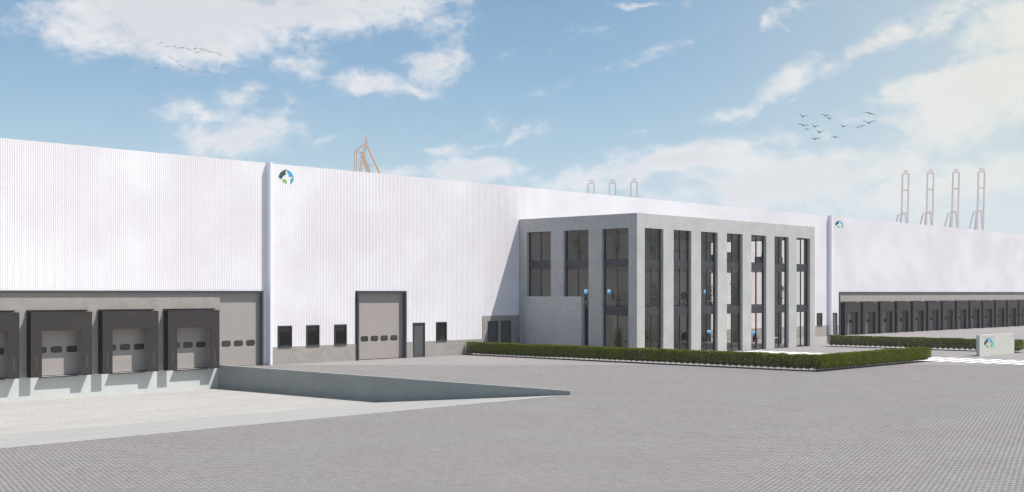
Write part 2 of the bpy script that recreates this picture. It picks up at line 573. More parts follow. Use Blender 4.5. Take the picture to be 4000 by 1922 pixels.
dd = np.concatenate([d for _, d, _, _ in allb]); ll = np.concatenate([l for _, _, l, _ in allb])
oo = np.concatenate([np.full(len(b), i) for b, _, _, i in allb])
vis = (dd > 25.95) & (np.abs(ll) < 0.41*dd)
order = np.argsort(np.where(vis, dd, 1e9))[:300]
rest = np.ones(len(cat), bool); rest[order] = False
def brick_mesh(b):
    n = len(b); g = GAP; zt, zb = 0.0, -0.012
    rng = np.random.default_rng(4)
    t = rng.uniform(-0.0008, 0.0008, n)
    x0, y0, x1, y1 = b[:, 0]+g, b[:, 1]+g, b[:, 2]-g, b[:, 3]-g
    V = np.empty((n, 8, 3))
    for k, (X, Y) in enumerate(((x0, y0), (x1, y0), (x1, y1), (x0, y1))):
        V[:, k, 0] = X; V[:, k, 1] = Y; V[:, k, 2] = zb
        V[:, k+4, 0] = X; V[:, k+4, 1] = Y; V[:, k+4, 2] = zt + t
    F = np.array([(4, 5, 6, 7), (0, 1, 5, 4), (1, 2, 6, 5), (2, 3, 7, 6), (3, 0, 4, 7)])
    Fi = (np.arange(n)[:, None, None]*8 + F[None]).reshape(-1, 4)
    me = bpy.data.meshes.new('paver_field')
    me.vertices.add(n*8); me.vertices.foreach_set('co', V.reshape(-1))
    me.loops.add(len(Fi)*4); me.loops.foreach_set('vertex_index', Fi.reshape(-1).astype(np.int32))
    me.polygons.add(len(Fi)); me.polygons.foreach_set('loop_start', np.arange(0, len(Fi)*4, 4, dtype=np.int32))
    me.update(calc_edges=True)
    me.materials.append(M['paver'])
    return me
pf = bpy.data.objects.new('paver_field', brick_mesh(cat[rest])); COL.objects.link(pf); pf.parent = paving; pf['kind'] = 'stuff'
one = [brick_mesh(np.array([[-0.1, -0.05, 0.1, 0.05]])), brick_mesh(np.array([[-0.05, -0.1, 0.05, 0.1]]))]
for o_ in one: o_.name = 'paver'
for i in order:
    b = cat[i]
    p = bpy.data.objects.new('paver', one[int(oo[i])]); COL.objects.link(p); p.parent = paving
    p.location = ((b[0]+b[2])/2, (b[1]+b[3])/2, 0)

# loading pit: floor slopes gently, then the ramp climbs to the yard
M['pit_floor'] = principled('pit_floor_concrete', (0.395, 0.380, 0.362), 0.9, spec=0.2, var=0.10, vscale=0.5, fine=0.13, fscale=7, stretch=(0.5, 1.6, 1), bump=0.15, bscale=30)
M['ramp_floor'] = principled('ramp_concrete', (0.372, 0.364, 0.350), 0.9, spec=0.2, var=0.09, vscale=0.5, fine=0.10, fscale=7, stretch=(0.5, 1.6, 1), bump=0.15, bscale=30)
mb = MB()
mb.quad((-60, 44.8, -1.05), (39.3, 44.8, -1.05), (39.6, 59.5, -1.17), (-60, 59.5, -1.17))
tag(mb.build('loading_pit_floor', M['pit_floor']), kind='structure')
mb = MB()
mb.quad((-60, PIT_Y0-0.0, -0.006), (38.9, PIT_Y0-0.0, -0.006), (39.3, 44.8, -1.05), (-60, 44.8, -1.05))
mb.quad((-60, PIT_Y0-0.03, 0.001), (38.72, PIT_Y0-0.03, 0.001), (38.72, PIT_Y0, -0.005), (-60, PIT_Y0, -0.005))
tag(mb.build('ramp', M['ramp_floor']), kind='structure')
# far end of the pit, out of the picture to the left
mb = MB(); mb.box(-60.2, -60, PIT_Y0, PIT_Y1, -1.3, 0.12)
tag(mb.build('pit_end_wall', M['pit_concrete']), kind='structure')

rw = empty('retaining_wall', (39.0, 46, 0))
mb = MB()
for (ya, yb) in ((PIT_Y1-0.01, 45.0), (45.0, PIT_Y0+0.03)):
    pass
x0a, x1a = pit_x(PIT_Y1-0.01), pit_x(PIT_Y1-0.01)+0.24
x0b, x1b = pit_x(PIT_Y0+0.03), pit_x(PIT_Y0+0.03)+0.23
mb.v += [(x0a, PIT_Y1-0.01, -1.3), (x1a, PIT_Y1-0.01, -1.3), (x1b, PIT_Y0+0.03, -1.3), (x0b, PIT_Y0+0.03, -1.3),
         (x0a, PIT_Y1-0.01, 0.145), (x1a, PIT_Y1-0.01, 0.145), (x1b, PIT_Y0+0.03, 0.16), (x0b, PIT_Y0+0.03, 0.16)]
for q in ((0,1,2,3),(7,6,5,4),(1,0,4,5),(2,1,5,6),(3,2,6,7),(0,3,7,4)):
    mb.f.append(q); mb.m.append(0)
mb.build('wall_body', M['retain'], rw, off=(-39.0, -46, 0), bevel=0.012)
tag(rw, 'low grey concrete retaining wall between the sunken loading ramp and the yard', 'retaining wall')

# ------------------------------------------------------------------ warehouse
YF = 59.2
wh = empty('warehouse', (76, YF, 0))
tag(wh, 'long white ribbed metal warehouse with beige plinth and flat roof', 'warehouse')
WO = (-76, -YF, 0)
def part(mb, name, mat, parent=None, **k):
    if parent is None:
        return mb.build(name, mat, wh, off=WO, **k)
    return mb.build(name, mat, parent, **k)


def cladding(x0, x1, z0, z1, holes, name='cladding'):
    mb = MB(); P_ = 0.118
    n0, n1 = int(round(x0/P_)), int(round(x1/P_))
    for i in range(n0, n1):
        xa = i*P_
        spans = [(z0, z1)]
        for hx0, hx1, hz0, hz1 in holes:
            if xa+P_ > hx0+0.02 and xa < hx1-0.02:
                ns = []
                for a, b in spans:
                    if hz1 <= a or hz0 >= b: ns.append((a, b)); continue
                    if a < hz0: ns.append((a, hz0))
                    if hz1 < b: ns.append((hz1, b))
                spans = ns
        prof = [(xa, YF), (xa+0.070, YF), (xa+0.079, YF+0.018), (xa+0.109, YF+0.018), (xa+P_, YF)]
        for a, b in spans:
            base = len(mb.v)
            for px, py in prof:
                mb.v.append((px, py, a)); mb.v.append((px, py, b))
            for k in range(4):
                q = base+2*k
                mb.f.append((q, q+2, q+3, q+1)); mb.m.append(0)
    return part(mb, name, M['cladding'])


H = 11.8
BEAM = 4.34
win_mid = [(43.45, 44.42), (45.53, 46.50), (47.66, 48.62), (56.27, 57.23)]
win_right = [(107.12, 108.07)]
cladding(-30, 42.66, BEAM-0.02, H, [])
holes = [(a, b, 1.02, 2.27) for a, b in win_mid+win_right] + [(49.42, 53.52, 0, 4.33), (54.19, 55.24, 0, 2.26), (60.68, 64.6, 0, 2.63)]
cladding(42.76, 109.28, 1.03, H, holes)
cladding(109.40, 190, 1.03, H, [(110.13, 111.07, 0, 2.24), (111.55, 200, 0, 4.33)])
# top coping
part(MB().box(-30, 190, YF+0.03, YF+0.45, H-0.03, H-0.002), 'roof_coping', M['white_metal'])
# body behind the cladding and the roof deck
mb = MB(); mb.box(-30, 190, 59.66, 97, -0.5, 11.65); part(mb, 'wall_core', M['plinth'])
part(MB().box(-30, 190, 59.66, 97, 11.66, 11.74), 'roof', M['roof'])
# corner fins
part(MB().box(42.62, 42.78, 58.8, YF+0.02, 0, H+0.02), 'wall_fin', M['white_metal'], bevel=0.006)
part(MB().box(109.26, 109.42, 58.8, YF+0.02, 0, H+0.02), 'wall_fin', M['white_metal'], bevel=0.006)
# plinths
PY = YF-0.012
for a, b in ((42.78, 49.42), (53.52, 54.19), (55.24, 60.68), (64.3, 109.26), (111.07, 111.52), (109.42, 110.13)):
    part(MB().box(a, b, PY, YF+0.2, -0.3, 1.03), 'plinth', M['plinth'])
part(MB().box(42.42, 42.62, YF-0.0, YF+0.2, -0.3, BEAM), 'wall_strip', M['white_metal'])
# beige panel with two dark doors, beside the office
mb = MB()
for a, b, c, d in ((60.68, 61.19, 0, 2.63), (62.22, 62.52, 0, 2.63), (63.55, 64.45, 0, 2.63), (61.19, 62.22, 2.26, 2.63), (62.52, 63.55, 2.26, 2.63)):
    mb.box(a, b, PY, YF+0.2, c-0.0, d)
part(mb, 'beige_wall_panel', M['plinth'])


def rrect(x0, x1, z0, z1, r, n=4):
    pts = []
    for cx, cz, a0 in ((x1-r, z1-r, 0), (x0+r, z1-r, 90), (x0+r, z0+r, 180), (x1-r, z0+r, 270)):
        for k in range(n+1):
            a = R(a0+90*k/n)
            pts.append((cx+r*math.cos(a), cz+r*math.sin(a)))
    return pts[::-1]


def hinged_door(x0, x1, top, yy=YF, name='door'):
    fr = MB(); t = 0.06; y0, y1 = yy-0.035, yy+0.12
    fr.box(x0, x0+t, y0, y1, 0, top); fr.box(x1-t, x1, y0, y1, 0, top); fr.box(x0+t, x1-t, y0, y1, top-t, top)
    d = MB().box(x0+t, x1-t, yy+0.03, yy+0.09, 0.012, top-t-0.006)
    do = part(d, name, M['door'])
    part(fr, 'door_frame', M['trim'], do, off=None)
    # raised border panel
    p = MB(); a, b, c, e = x0+t+0.10, x1-t-0.10, 0.16, top-t-0.12; w = 0.012; yq = yy+0.022
    p.box(a, b, yq, yy+0.03, c, c+w); p.box(a, b, yq, yy+0.03, e-w, e); p.box(a, a+w, yq, yy+0.03, c+w, e-w); p.box(b-w, b, yq, yy+0.03, c+w, e-w)
    part(p, 'door_moulding', M['trim'], do)
    h = MB(); h.tube([(x0+t+0.06, yy-0.03, 1.05), (x0+t+0.17, yy-0.03, 1.05)], 0.01, 6); h.tube([(x0+t+0.06, yy-0.03, 1.05), (x0+t+0.06, yy+0.04, 1.05)], 0.01, 6)
    part(h, 'handle', M['steel'], do)
    # floor-level opening behind
    return do


def punched_window(x0, x1, z0=1.02, z1=2.27):
    t = 0.07; y0, y1 = YF-0.045, YF+0.1
    f = MB(); f.box(x0, x0+t, y0, y1, z0, z1); f.box(x1-t, x1, y0, y1, z0, z1); f.box(x0+t, x1-t, y0, y1, z1-t, z1); f.box(x0+t, x1-t, y0, y1, z0, z0+t)
    fo = part(f, 'window', M['frame'])
    part(MB().box(x0+t, x1-t, YF+0.03, YF+0.05, z0+t, z1-t), 'pane', M['dark_glass'], fo)
    part(MB().box(x0-0.01, x1+0.01, y0-0.03, y0, z0-0.02, z0+0.02), 'window_sill', M['trim'], fo)
    return fo


for a, b in win_mid+win_right: punched_window(a, b)
hinged_door(54.19, 55.24, 2.26)
hinged_door(61.19, 62.22, 2.26)
hinged_door(62.52, 63.55, 2.26)
hinged_door(110.13, 111.07, 2.24)


def overhead_door(x0, x1, ztop, yd, panes, pw=0.575, pz=(1.18, 1.475)):
    """sectional door leaf at plane yd"""
    d = MB(); nsec = max(3, int(round(ztop/0.61))); hh = ztop/nsec
    for k in range(nsec):
        d.box(x0, x1, yd, yd+0.05, k*hh+0.002, (k+1)*hh-0.0015)
    do = part(d, 'overhead_door', M['overhead'])
    for xa in panes:
        rim = MB(); rim.prism_y(rrect(xa-0.015, xa+pw+0.015, pz[0]-0.015, pz[1]+0.015, 0.115), yd-0.014, yd+0.003)
        part(rim, 'pane_gasket', M['rubber'], do)
        pn = MB(); pn.prism_y(rrect(xa+0.01, xa+pw-0.01, pz[0]+0.01, pz[1]-0.01, 0.10), yd-0.018, yd-0.004)
        part(pn, 'pane', M['door_glass'], do)
    part(MB().box(x0, x1, yd-0.012, yd+0.04, 0.0, 0.03), 'bottom_seal', M['rubber'], do)
    return do


# drive-in door in the middle
overhead_door(49.5, 53.47, 4.24, 59.40, [49.95, 50.77, 51.595, 52.42])
fr = MB(); y0, y1 = 59.06, 59.62
fr.box(49.42, 49.53, y0, y1, 0, 4.34); fr.box(53.41, 53.52, y0, y1, 0, 4.34); fr.box(49.53, 53.41, y0, y1, 4.24, 4.34)
part(fr, 'door_surround', M['trim'], bevel=0.004)
part(MB().box(53.35, 53.41, 59.30, 59.395, 0, 4.24), 'door_track', M['steel'])
part(MB().box(49.53, 49.57, 59.32, 59.395, 0, 4.24), 'door_track', M['steel'])
# drive-in door at the end of the left dock bay
overhead_door(39.52, 42.25, 4.22, 59.40, [39.72, 40.545, 41.37])
part(MB().box(42.19, 42.25, 59.30, 59.395, 0, 4.22), 'door_track', M['steel'])
# dock bay surround
part(MB().box(-30, 42.36, 59.12, 59.62, 4.22, 4.33), 'bay_beam', M['trim'])
part(MB().box(42.25, 42.36, 59.12, 59.62, 0, 4.22), 'bay_jamb', M['trim'])
part(MB().box(111.47, 190, 59.12, 59.62, 4.22, 4.33), 'bay_beam', M['trim'])
part(MB().box(111.47, 111.62, 59.12, 59.62, 0, 4.22), 'bay_jamb', M['trim'])
part(MB().box(42.36, 42.43, 59.2, 59.6, 0, BEAM), 'wall_strip', M['white_metal'])

WY = 59.25
PITCH = 3.832
left_docks = [28.24 + PITCH*(k-1) for k in range(0, 4)]
right_docks = [111.93 + PITCH*k for k in range(0, 13)]


def dock_wall(xa, xb, docks):
    mb = MB(); cur = xa
    for d in docks:
        a, b = d+0.36, d+2.95
        mb.box(cur, a, WY, 59.62, 0, 4.22)
        mb.box(a, b, WY, 59.62, 3.0, 4.22)
        cur = b
    mb.box(cur, xb, WY, 59.62, 0, 4.22)
    part(mb, 'dock_wall', M['plinth'])


dock_wall(-30, 39.5, left_docks)
dock_wall(111.62, 190, right_docks)
part(MB().box(-30, 39.62, WY, 59.66, -1.4, -0.004), 'pit_wall', M['pit_concrete'])
part(MB().box(39.5, 42.36, 59.30, 59.66, -0.3, 0.004), 'door_threshold', M['pit_concrete'])
for i, d in enumerate(left_docks):
    overhead_door(d+0.32, d+2.99, 3.0, 59.50, [d+0.57, d+1.39, d+2.21])
for i, d in enumerate(right_docks):
    overhead_door(d+0.32, d+2.99, 3.0, 59.50, [d+0.57, d+1.39, d+2.21])
    part(MB().box(d+2.86, d+2.93, 59.36, 59.44, 0, 3.0), 'door_track', M['steel'])

# dock shelters --------------------------------------------------------------
DP = 0.47


def make_shelter():
    s = empty('dock_shelter', (0, 0, 0))
    W_, Z_ = 3.24, 3.25
    o0, o1, oz = 0.56, 2.67, 2.31
    MB().box(0.0, 0.05, -DP+0.03, 0, 0, Z_-0.03).build('side_panel', M['curtain_side'], s)
    MB().box(W_-0.05, W_, -DP+0.03, 0, 0, Z_-0.03).build('side_panel', M['curtain_side'], s)
    MB().box(0.0, W_, -DP+0.03, 0, Z_-0.03, Z_).build('top_panel', M['curtain_side'], s)
    MB().box(0.0, o0, -DP, -DP+0.03, 0, oz).build('side_curtain', M['curtain'], s)
    MB().box(o1, W_, -DP, -DP+0.03, 0, oz).build('side_curtain', M['curtain'], s)
    MB().box(0.0, W_, -DP, -DP+0.03, oz, Z_-0.0).build('head_curtain', M['curtain'], s)
    e = MB(); w = 0.03; y0, y1 = -DP-0.008, -DP
    e.box(0, W_, y0, y1, Z_-w, Z_); e.box(W_-w, W_, y0, y1, 0, Z_-w); e.box(0, w, y0, y1, 0, Z_-w)
    e.build('edge_profile', M['dark_steel'], s)
    for xa in (0.235, 2.915):
        MB().box(xa, xa+0.09, -DP-0.006, -DP, 0.37, 1.08).build('guide_strip', M['guide'], s)
    v = MB()
    for k in range(5):
        v.box(1.43, 1.80, -DP-0.012, -DP, 3.055+k*0.028, 3.055+k*0.028+0.018)
    v.build('vent', M['guide'], s)
    # sloping rain flashing against the wall
    f = MB(); f.prism_y([(-0.03, 3.30), (-0.03, 3.345), (3.20, 3.345), (3.20, 3.30)], -0.13, 0.0)
    f.build('rain_flashing', M['curtain_side'], s)
    # dock plate
    return s


sh = make_shelter()
note_kids()
ordn = ['first','second','third','fourth','fifth','sixth','seventh','eighth','ninth','tenth','eleventh','twelfth','thirteenth','fourteenth','fifteenth','sixteenth','seventeenth','eighteenth','nineteenth']
lab_l = ['dark dock shelter over the sunken ramp, cut off by the left edge of the photo',
         'dark dock shelter over the sunken ramp, second from the left edge',
         'dark dock shelter over the sunken ramp, third from the left edge',
         'dark dock shelter at the inner corner of the sunken ramp, beside the tall door']
lab_r = ['dark dock shelter at the near end of the far row, against the bay jamb'] + \
        ['dark dock shelter, %s from the near end of the far row' % ordn[k] for k in range(1, 12)] + \
        ['dark dock shelter of the far row, cut off by the right edge of the photo']
shelters = []
for i, d in enumerate(left_docks + right_docks):
    o = sh if i == 0 else copy_tree(sh)
    o.location = (d, WY, 0)
    left = i < 4
    tag(o, lab_l[i] if left else lab_r[i-4], 'dock shelter', 'dock shelters over the sunken ramp' if left else 'dock shelters in the far row')
    if left:
        MB().box(0.62, 2.62, -0.31, 0.0, -0.045, -0.004).build('dock_plate', M['dark_steel'], o)
    shelters.append(o)

# ------------------------------------------------------------------ emblem (four leaf-like shapes making a globe)
E_DARK = [(0.55,1.0),(0.42,0.985),(0.28,0.93),(0.15,0.82),(0.05,0.68),(0.0,0.52),(0.0,0.46),(0.08,0.41),(0.16,0.385),(0.23,0.385),(0.235,0.50),(0.30,0.58),(0.42,0.66),(0.48,0.70),(0.49,0.74),(0.44,0.78),(0.41,0.83),(0.42,0.87),(0.47,0.92),(0.53,0.95),(0.585,0.985)]
E_BLUE = [(0.60,0.965),(0.66,0.965),(0.74,0.93),(0.84,0.84),(0.92,0.74),(0.98,0.62),(1.0,0.52),(0.95,0.56),(0.88,0.585),(0.78,0.585),(0.70,0.59),(0.68,0.62),(0.71,0.66),(0.72,0.70),(0.67,0.76),(0.61,0.84),(0.595,0.90)]
E_TEAL = [(1.0,0.46),(0.995,0.36),(0.96,0.25),(0.90,0.15),(0.84,0.09),(0.77,0.06),(0.81,0.13),(0.815,0.20),(0.80,0.30),(0.81,0.39),(0.85,0.445),(0.92,0.47)]
E_GREEN = [(0.235,0.245),(0.26,0.31),(0.33,0.355),(0.42,0.355),(0.50,0.30),(0.53,0.22),(0.53,0.14),(0.50,0.07),(0.475,0.035),(0.46,0.12),(0.42,0.165),(0.36,0.185),(0.29,0.205)]


def emblem(x0, x1, z0, z1, y, label):
    e = empty('emblem', ((x0+x1)/2, y, z0))
    for nm, pts, m in (('dark_leaf_shape', E_DARK, 'logo_dark'), ('blue_leaf_shape', E_BLUE, 'logo_blue'), ('teal_leaf_shape', E_TEAL, 'logo_teal'), ('green_leaf_shape', E_GREEN, 'logo_green')):
        mb = MB()
        mb.prism_y([(x0+(x1-x0)*a-(x0+x1)/2, (z1-z0)*b) for a, b in pts][::-1][::-1], -0.022, -0.002)
        mb.build(nm, M[m], e)
    tag(e, label, 'emblem')
    return e


emblem(43.51, 44.57, 10.63, 11.50, YF, 'round blue and green globe emblem on the white wall above three small windows')
emblem(110.70, 112.33, 10.63, 11.40, YF, 'round blue and green globe emblem on the white wall above the far dock row')

# ------------------------------------------------------------------ office building
OX0, OX1, OY0, OY1, OH = 64.42, 87.76, 48.70, 59.17, 9.46
of = empty('office_building', (76, 54, 0))
tag(of, 'grey concrete office block with tall dark window bays in front of the white warehouse', 'office building')
OO = (-76, -54, 0)
def opart(mb, name, mat, parent=None, **k):
    return mb.build(name, mat, of if parent is None else parent, off=OO if parent is None else None, **k)
FX = [65.27 + 3.272*k for k in range(7)]
FW = 2.09
LY = [(56.19, 58.44), (52.80, 55.03), (49.40, 51.65)]
TH = 0.36
OT = 8.51
mb = MB(); cur = OX0
for x in FX:
    mb.box(cur, x, OY0, OY0+TH, 0, OT); cur = x+FW
mb.box(cur, OX1, OY0, OY0+TH, 0, OT)
mb.box(OX0, OX1, OY0, OY0+TH, OT, OH)
opart(mb, 'front_wall', M['concrete'])
for X0, X1, nm in ((OX0, OX0+TH, 'side_wall'), (OX1-TH, OX1, 'side_wall')):
    mb = MB(); cur = OY0+TH
    for a, b in LY[::-1]:
        mb.box(X0, X1, cur, a, 0, OT); cur = b
    mb.box(X0, X1, cur, OY1, 0, OT)
    mb.box(X0, X1, OY0+TH, OY1, OT, OH)
    opart(mb, nm, M['concrete'])
opart(MB().box(OX0+TH, OX1-TH, OY0+TH, OY1, 8.62, 9.15), 'roof', M['ceiling'])
opart(MB().box(OX0+TH, OX1-TH, OY0+TH, OY1, 9.15, 9.2), 'roof_membrane', M['roof'])
opart(MB().box(OX0+TH, OX1-TH, OY1-0.06, OY1, 0, 8.62), 'inner_wall', M['interior_wall'])
opart(MB().box(OX0+0.25, OX1-0.25, OY0+0.32, OY1-0.06, -0.1, 0.05), 'ground_floor', M['carpet'])
for z0, z1 in ((2.76, 3.25), (5.96, 6.45)):
    m_ = MB(); m_.box(OX0+TH, OX1-TH, OY0+TH, OY1-0.06, z0, z1)
    m_.m = [0, 1, 0, 0, 0, 0]
    opart(m_, 'floor_slab', [M['ceiling'], M['carpet']])
# partition walls inside
opart(MB().box(71.6, 71.72, 54.6, OY1-0.06, 0.05, 2.76), 'partition', M['interior_wall'])
opart(MB().box(71.6, 71.72, 53.6, OY1-0.06, 6.45, 8.62), 'partition', M['interior_wall'])
opart(MB().box(66.5, 71.6, 54.6, 54.72, 0.05, 2.76), 'partition', M['interior_wall'])


def bay(axis, a, b, plane, sgn, solid_ground=False, door=False):
    """one tall window bay: frame with panes and spandrel panels. axis 'x': spans x at y=plane, outside towards sgn*y"""
    def bx(mb, s0, s1, d0, d1, z0, z1):
        lo, hi = sorted((plane+sgn*d0, plane+sgn*d1))
        if axis == 'x': mb.box(s0, s1, lo, hi, z0, z1)
        else: mb.box(lo, hi, s0, s1, z0, z1)
    mid = (a+b)/2
    f = MB(); j = 0.09
    bx(f, a, a+j, 0.03, -0.09, 0, OT); bx(f, b-j, b, 0.03, -0.09, 0, OT)
    rows = [(0.0, 2.76), (3.25, 5.96), (6.45, OT)]
    for k, (z0, z1) in enumerate(rows):
        lo = 0.07 if k == 0 else 0.035
        bx(f, a+j, b-j, 0.02, -0.07, z0, z0+lo); bx(f, a+j, b-j, 0.02, -0.07, z1-0.05, z1)
        w = 0.055 if (k == 0 and door) else 0.02
        bx(f, mid-w, mid+w, 0.035 if w < 0.05 else 0.03, -0.06, z0+lo, z1-0.05)
    fo = opart(f, 'window', M['frame'])
    for k, (z0, z1) in enumerate(rows):
        for s0, s1 in ((a+j, mid-0.02), (mid+0.02, b-j)):
            if k == 0 and solid_ground:
                p = MB(); bx(p, s0, s1, 0.0, -0.03, z0+0.07, z1-0.05); opart(p, 'dark_panel', M['frame'], fo)
                continue
            p = MB(); bx(p, s0, s1, 0.0, -0.018, z0+0.035, z1-0.05)
            opart(p, 'pane', M['glass'], fo)
    for z0, z1 in ((2.76, 3.25), (5.96, 6.45)):
        for s0, s1 in ((a+j-0.03, mid-0.006), (mid+0.006, b-j+0.03)):
            p = MB(); bx(p, s0, s1, 0.025, -0.05, z0+0.004, z1-0.004)
            opart(p, 'spandrel_panel', M['spandrel'], fo)
    return fo


for i, x in enumerate(FX):
    bay('x', x, x+FW, 48.95, -1, door=(i == 3))
for i, (a, b) in enumerate(LY):
    bay('y', a, b, OX0+0.25, -1, solid_ground=(i == 1))
for a, b in LY:
    bay('y', a, b, OX1-0.25, 1)
# low wall block closing the foot of two side bays
opart(MB().box(64.24, 64.60, 53.28, 58.36, 0, 3.97), 'entrance_screen_wall', M['concrete_dark'], bevel=0.008)

# ------------------------------------------------------------------ office contents
def office_chair():
    r = empty('office_chair')
    b = MB()
    n = 10
    # back: curved mesh frame
    pts = []
    for k in range(17):
        t = k/16*2*math.pi
        px = 0.235*math.sin(t)*(1.0+0.12*math.cos(t)); pz = 0.78+0.27*-math.cos(t)
        py = 0.22+0.05*((pz-0.78)/0.27)+0.05*(1-(px/0.26)**2)
        pts.append((px, py, pz))
    b.tube(pts, 0.022, 6, cap=False)
    b.build('back_frame', M['black_plastic'], r, smooth=True)
    m = MB()
    rows = 6
    for i in range(rows):
        for jx in range(4):
            def pt(i_, j_):
                z = 0.53+0.50*i_/rows
                hw = 0.235*math.sqrt(max(0.02, 1-((z-0.78)/0.275)**2))
                x = -hw+2*hw*j_/4
                return (x, 0.225+0.05*((z-0.78)/0.27)+0.05*(1-(x/0.26)**2), z)
            m.quad(pt(i, jx), pt(i, jx+1), pt(i+1, jx+1), pt(i+1, jx))
    m.build('back_mesh', M['mesh_fabric'], r)
    s = MB(); s.box(-0.24, 0.24, -0.25, 0.22, 0.44, 0.50)
    s.build('seat', M['mesh_fabric'], r, bevel=0.03)
    for sx in (-1, 1):
        a = MB(); a.tube([(sx*0.22, 0.08, 0.46), (sx*0.30, 0.06, 0.55), (sx*0.30, 0.04, 0.66)], 0.016, 6)
        a.box(sx*0.30-0.04, sx*0.30+0.04, -0.16, 0.10, 0.66, 0.69)
        a.build('armrest', M['black_plastic'], r)
    p = MB(); p.tube([(0, 0, 0.10), (0, 0, 0.44)], [0.028, 0.022], 8)
    p.tube([(0, 0.05, 0.44), (0, 0.24, 0.52), (0, 0.28, 0.75)], 0.02, 6)
    p.build('gas_post', M['dark_steel'], r)
    for k in range(5):
        a = R(72*k+18); l = MB()
        l.tube([(0, 0, 0.13), (0.30*math.cos(a), 0.30*math.sin(a), 0.075)], [0.026, 0.016], 6)
        l.tube([(0.30*math.cos(a)-0.012, 0.30*math.sin(a), 0.032), (0.30*math.cos(a)+0.012, 0.30*math.sin(a), 0.032)], 0.03, 8)
        l.build('leg', M['dark_steel'], r)
    return r


def desk():
    r = empty('desk')
    MB().box(-0.8, 0.8, -0.4, 0.4, 0.71, 0.74).build('desk_top', M['white_metal'], r)
    for sx in (-1, 1):
        l = MB(); l.box(sx*0.72-0.03, sx*0.72+0.03, -0.03, 0.03, 0.0, 0.71); l.box(sx*0.72-0.035, sx*0.72+0.035, -0.35, 0.35, 0.0, 0.03)
        l.build('leg', M['white_metal'], r)
    return r


def monitor():
    r = empty('computer_monitor')
    MB().box(-0.235, 0.235, 0.0, 0.03, 0.14, 0.48).build('housing', M['white_metal'], r)
    MB().box(-0.215, 0.215, -0.004, -0.0005, 0.17, 0.46).build('screen', M['screen'], r)
    st = MB(); st.box(-0.03, 0.03, 0.03, 0.05, 0.0, 0.2); st.box(-0.11, 0.11, -0.05, 0.12, 0.0, 0.012)
    st.build('stand', M['steel'], r)
    return r


def potted_plant(seed, h=1.75, wide=0.33, leaves=130, leaf=0.15):
    rnd = random.Random(seed)
    r = empty('potted_plant')
    p = MB(); n = 14
    for (za, ra), (zb, rb) in (((0, 0.13), (0.30, 0.19)), ((0.30, 0.205), (0.345, 0.205))):
        for k in range(n):
            a0, a1 = 2*math.pi*k/n, 2*math.pi*(k+1)/n
            p.quad((ra*math.cos(a0), ra*math.sin(a0), za), (ra*math.cos(a1), ra*math.sin(a1), za), (rb*math.cos(a1), rb*math.sin(a1), zb), (rb*math.cos(a0), rb*math.sin(a0), zb))
    p.f.append(tuple(range(len(p.v), len(p.v)+n))); p.m.append(0)
    p.v += [(0.19*math.cos(2*math.pi*k/n), 0.19*math.sin(2*math.pi*k/n), 0.31) for k in range(n)]
    p.build('pot', M['terracotta'], r)
    st = MB(); lf = MB(); tips = []
    for s_ in range(4):
        a = rnd.uniform(0, 6.28); x, y = 0, 0
        pts = [(rnd.uniform(-.05, .05), rnd.uniform(-.05, .05), 0.3)]
        hh = h*rnd.uniform(0.78, 1.0)
        for k in range(1, 7):
            t = k/6
            x = wide*0.55*t*math.cos(a)*rnd.uniform(.7, 1.1); y = wide*0.55*t*math.sin(a)*rnd.uniform(.7, 1.1)
            pts.append((x, y, 0.3+(hh-0.3)*t))
        st.tube(pts, [0.012]*3+[0.008]*4, 5); tips.append(pts)
    for _ in range(leaves):
        pts = rnd.choice(tips); t = rnd.uniform(0.12, 1.0)*(len(pts)-1); i = min(int(t), len(pts)-2); fr_ = t-i
        c = Vector(pts[i]).lerp(Vector(pts[i+1]), fr_)
        a = rnd.uniform(0, 6.28); el_ = rnd.uniform(-0.5, 0.5)
        d = Vector((math.cos(a)*math.cos(el_), math.sin(a)*math.cos(el_), math.sin(el_)))
        c = c + d*rnd.uniform(0.02, 0.10)
        L = leaf*rnd.uniform(0.7, 1.35); side = d.cross(Vector((0, 0, 1))).normalized()*L*0.36
        tip = c+d*L*1.3+Vector((0, 0, -L*0.45)); m1 = c+d*L*0.5+Vector((0, 0, 0.02))
        i0 = len(lf.v)
        lf.v += [tuple(c), tuple(m1+side), tuple(tip), tuple(m1-side)]
        lf.f += [(i0, i0+1, i0+2), (i0, i0+2, i0+3)]; lf.m += [0, 0]
    st.build('stem', M['bark'], r); lf.build('foliage', M['plant_leaf'], r)
    return r


def side_chair():
    r = empty('meeting_chair')
    b = MB(); b.box(-0.23, 0.23, 0.20, 0.23, 0.58, 0.84); b.build('backrest', M['brown_leather'], r, bevel=0.01)
    s = MB(); s.box(-0.23, 0.23, -0.22, 0.20, 0.43, 0.46); s.build('seat', M['brown_leather'], r, bevel=0.01)
    for sx in (-1, 1):
        f = MB(); f.tube([(sx*0.235, 0.22, 0.84), (sx*0.235, 0.20, 0.44), (sx*0.235, -0.22, 0.44), (sx*0.235, -0.22, 0.015), (sx*0.235, 0.22, 0.015)], 0.012, 6)
        f.build('leg', M['steel'], r)
    return r


def meeting_table():
    r = empty('meeting_table')
    MB().box(-1.3, 1.3, -0.5, 0.5, 0.72, 0.76).build('table_top', M['wood'], r)
    for sx in (-1, 1):
        for sy in (-1, 1):
            MB().box(sx*1.2-0.03, sx*1.2+0.03, sy*0.42-0.03, sy*0.42+0.03, 0, 0.72).build('leg', M['white_metal'], r)
    return r


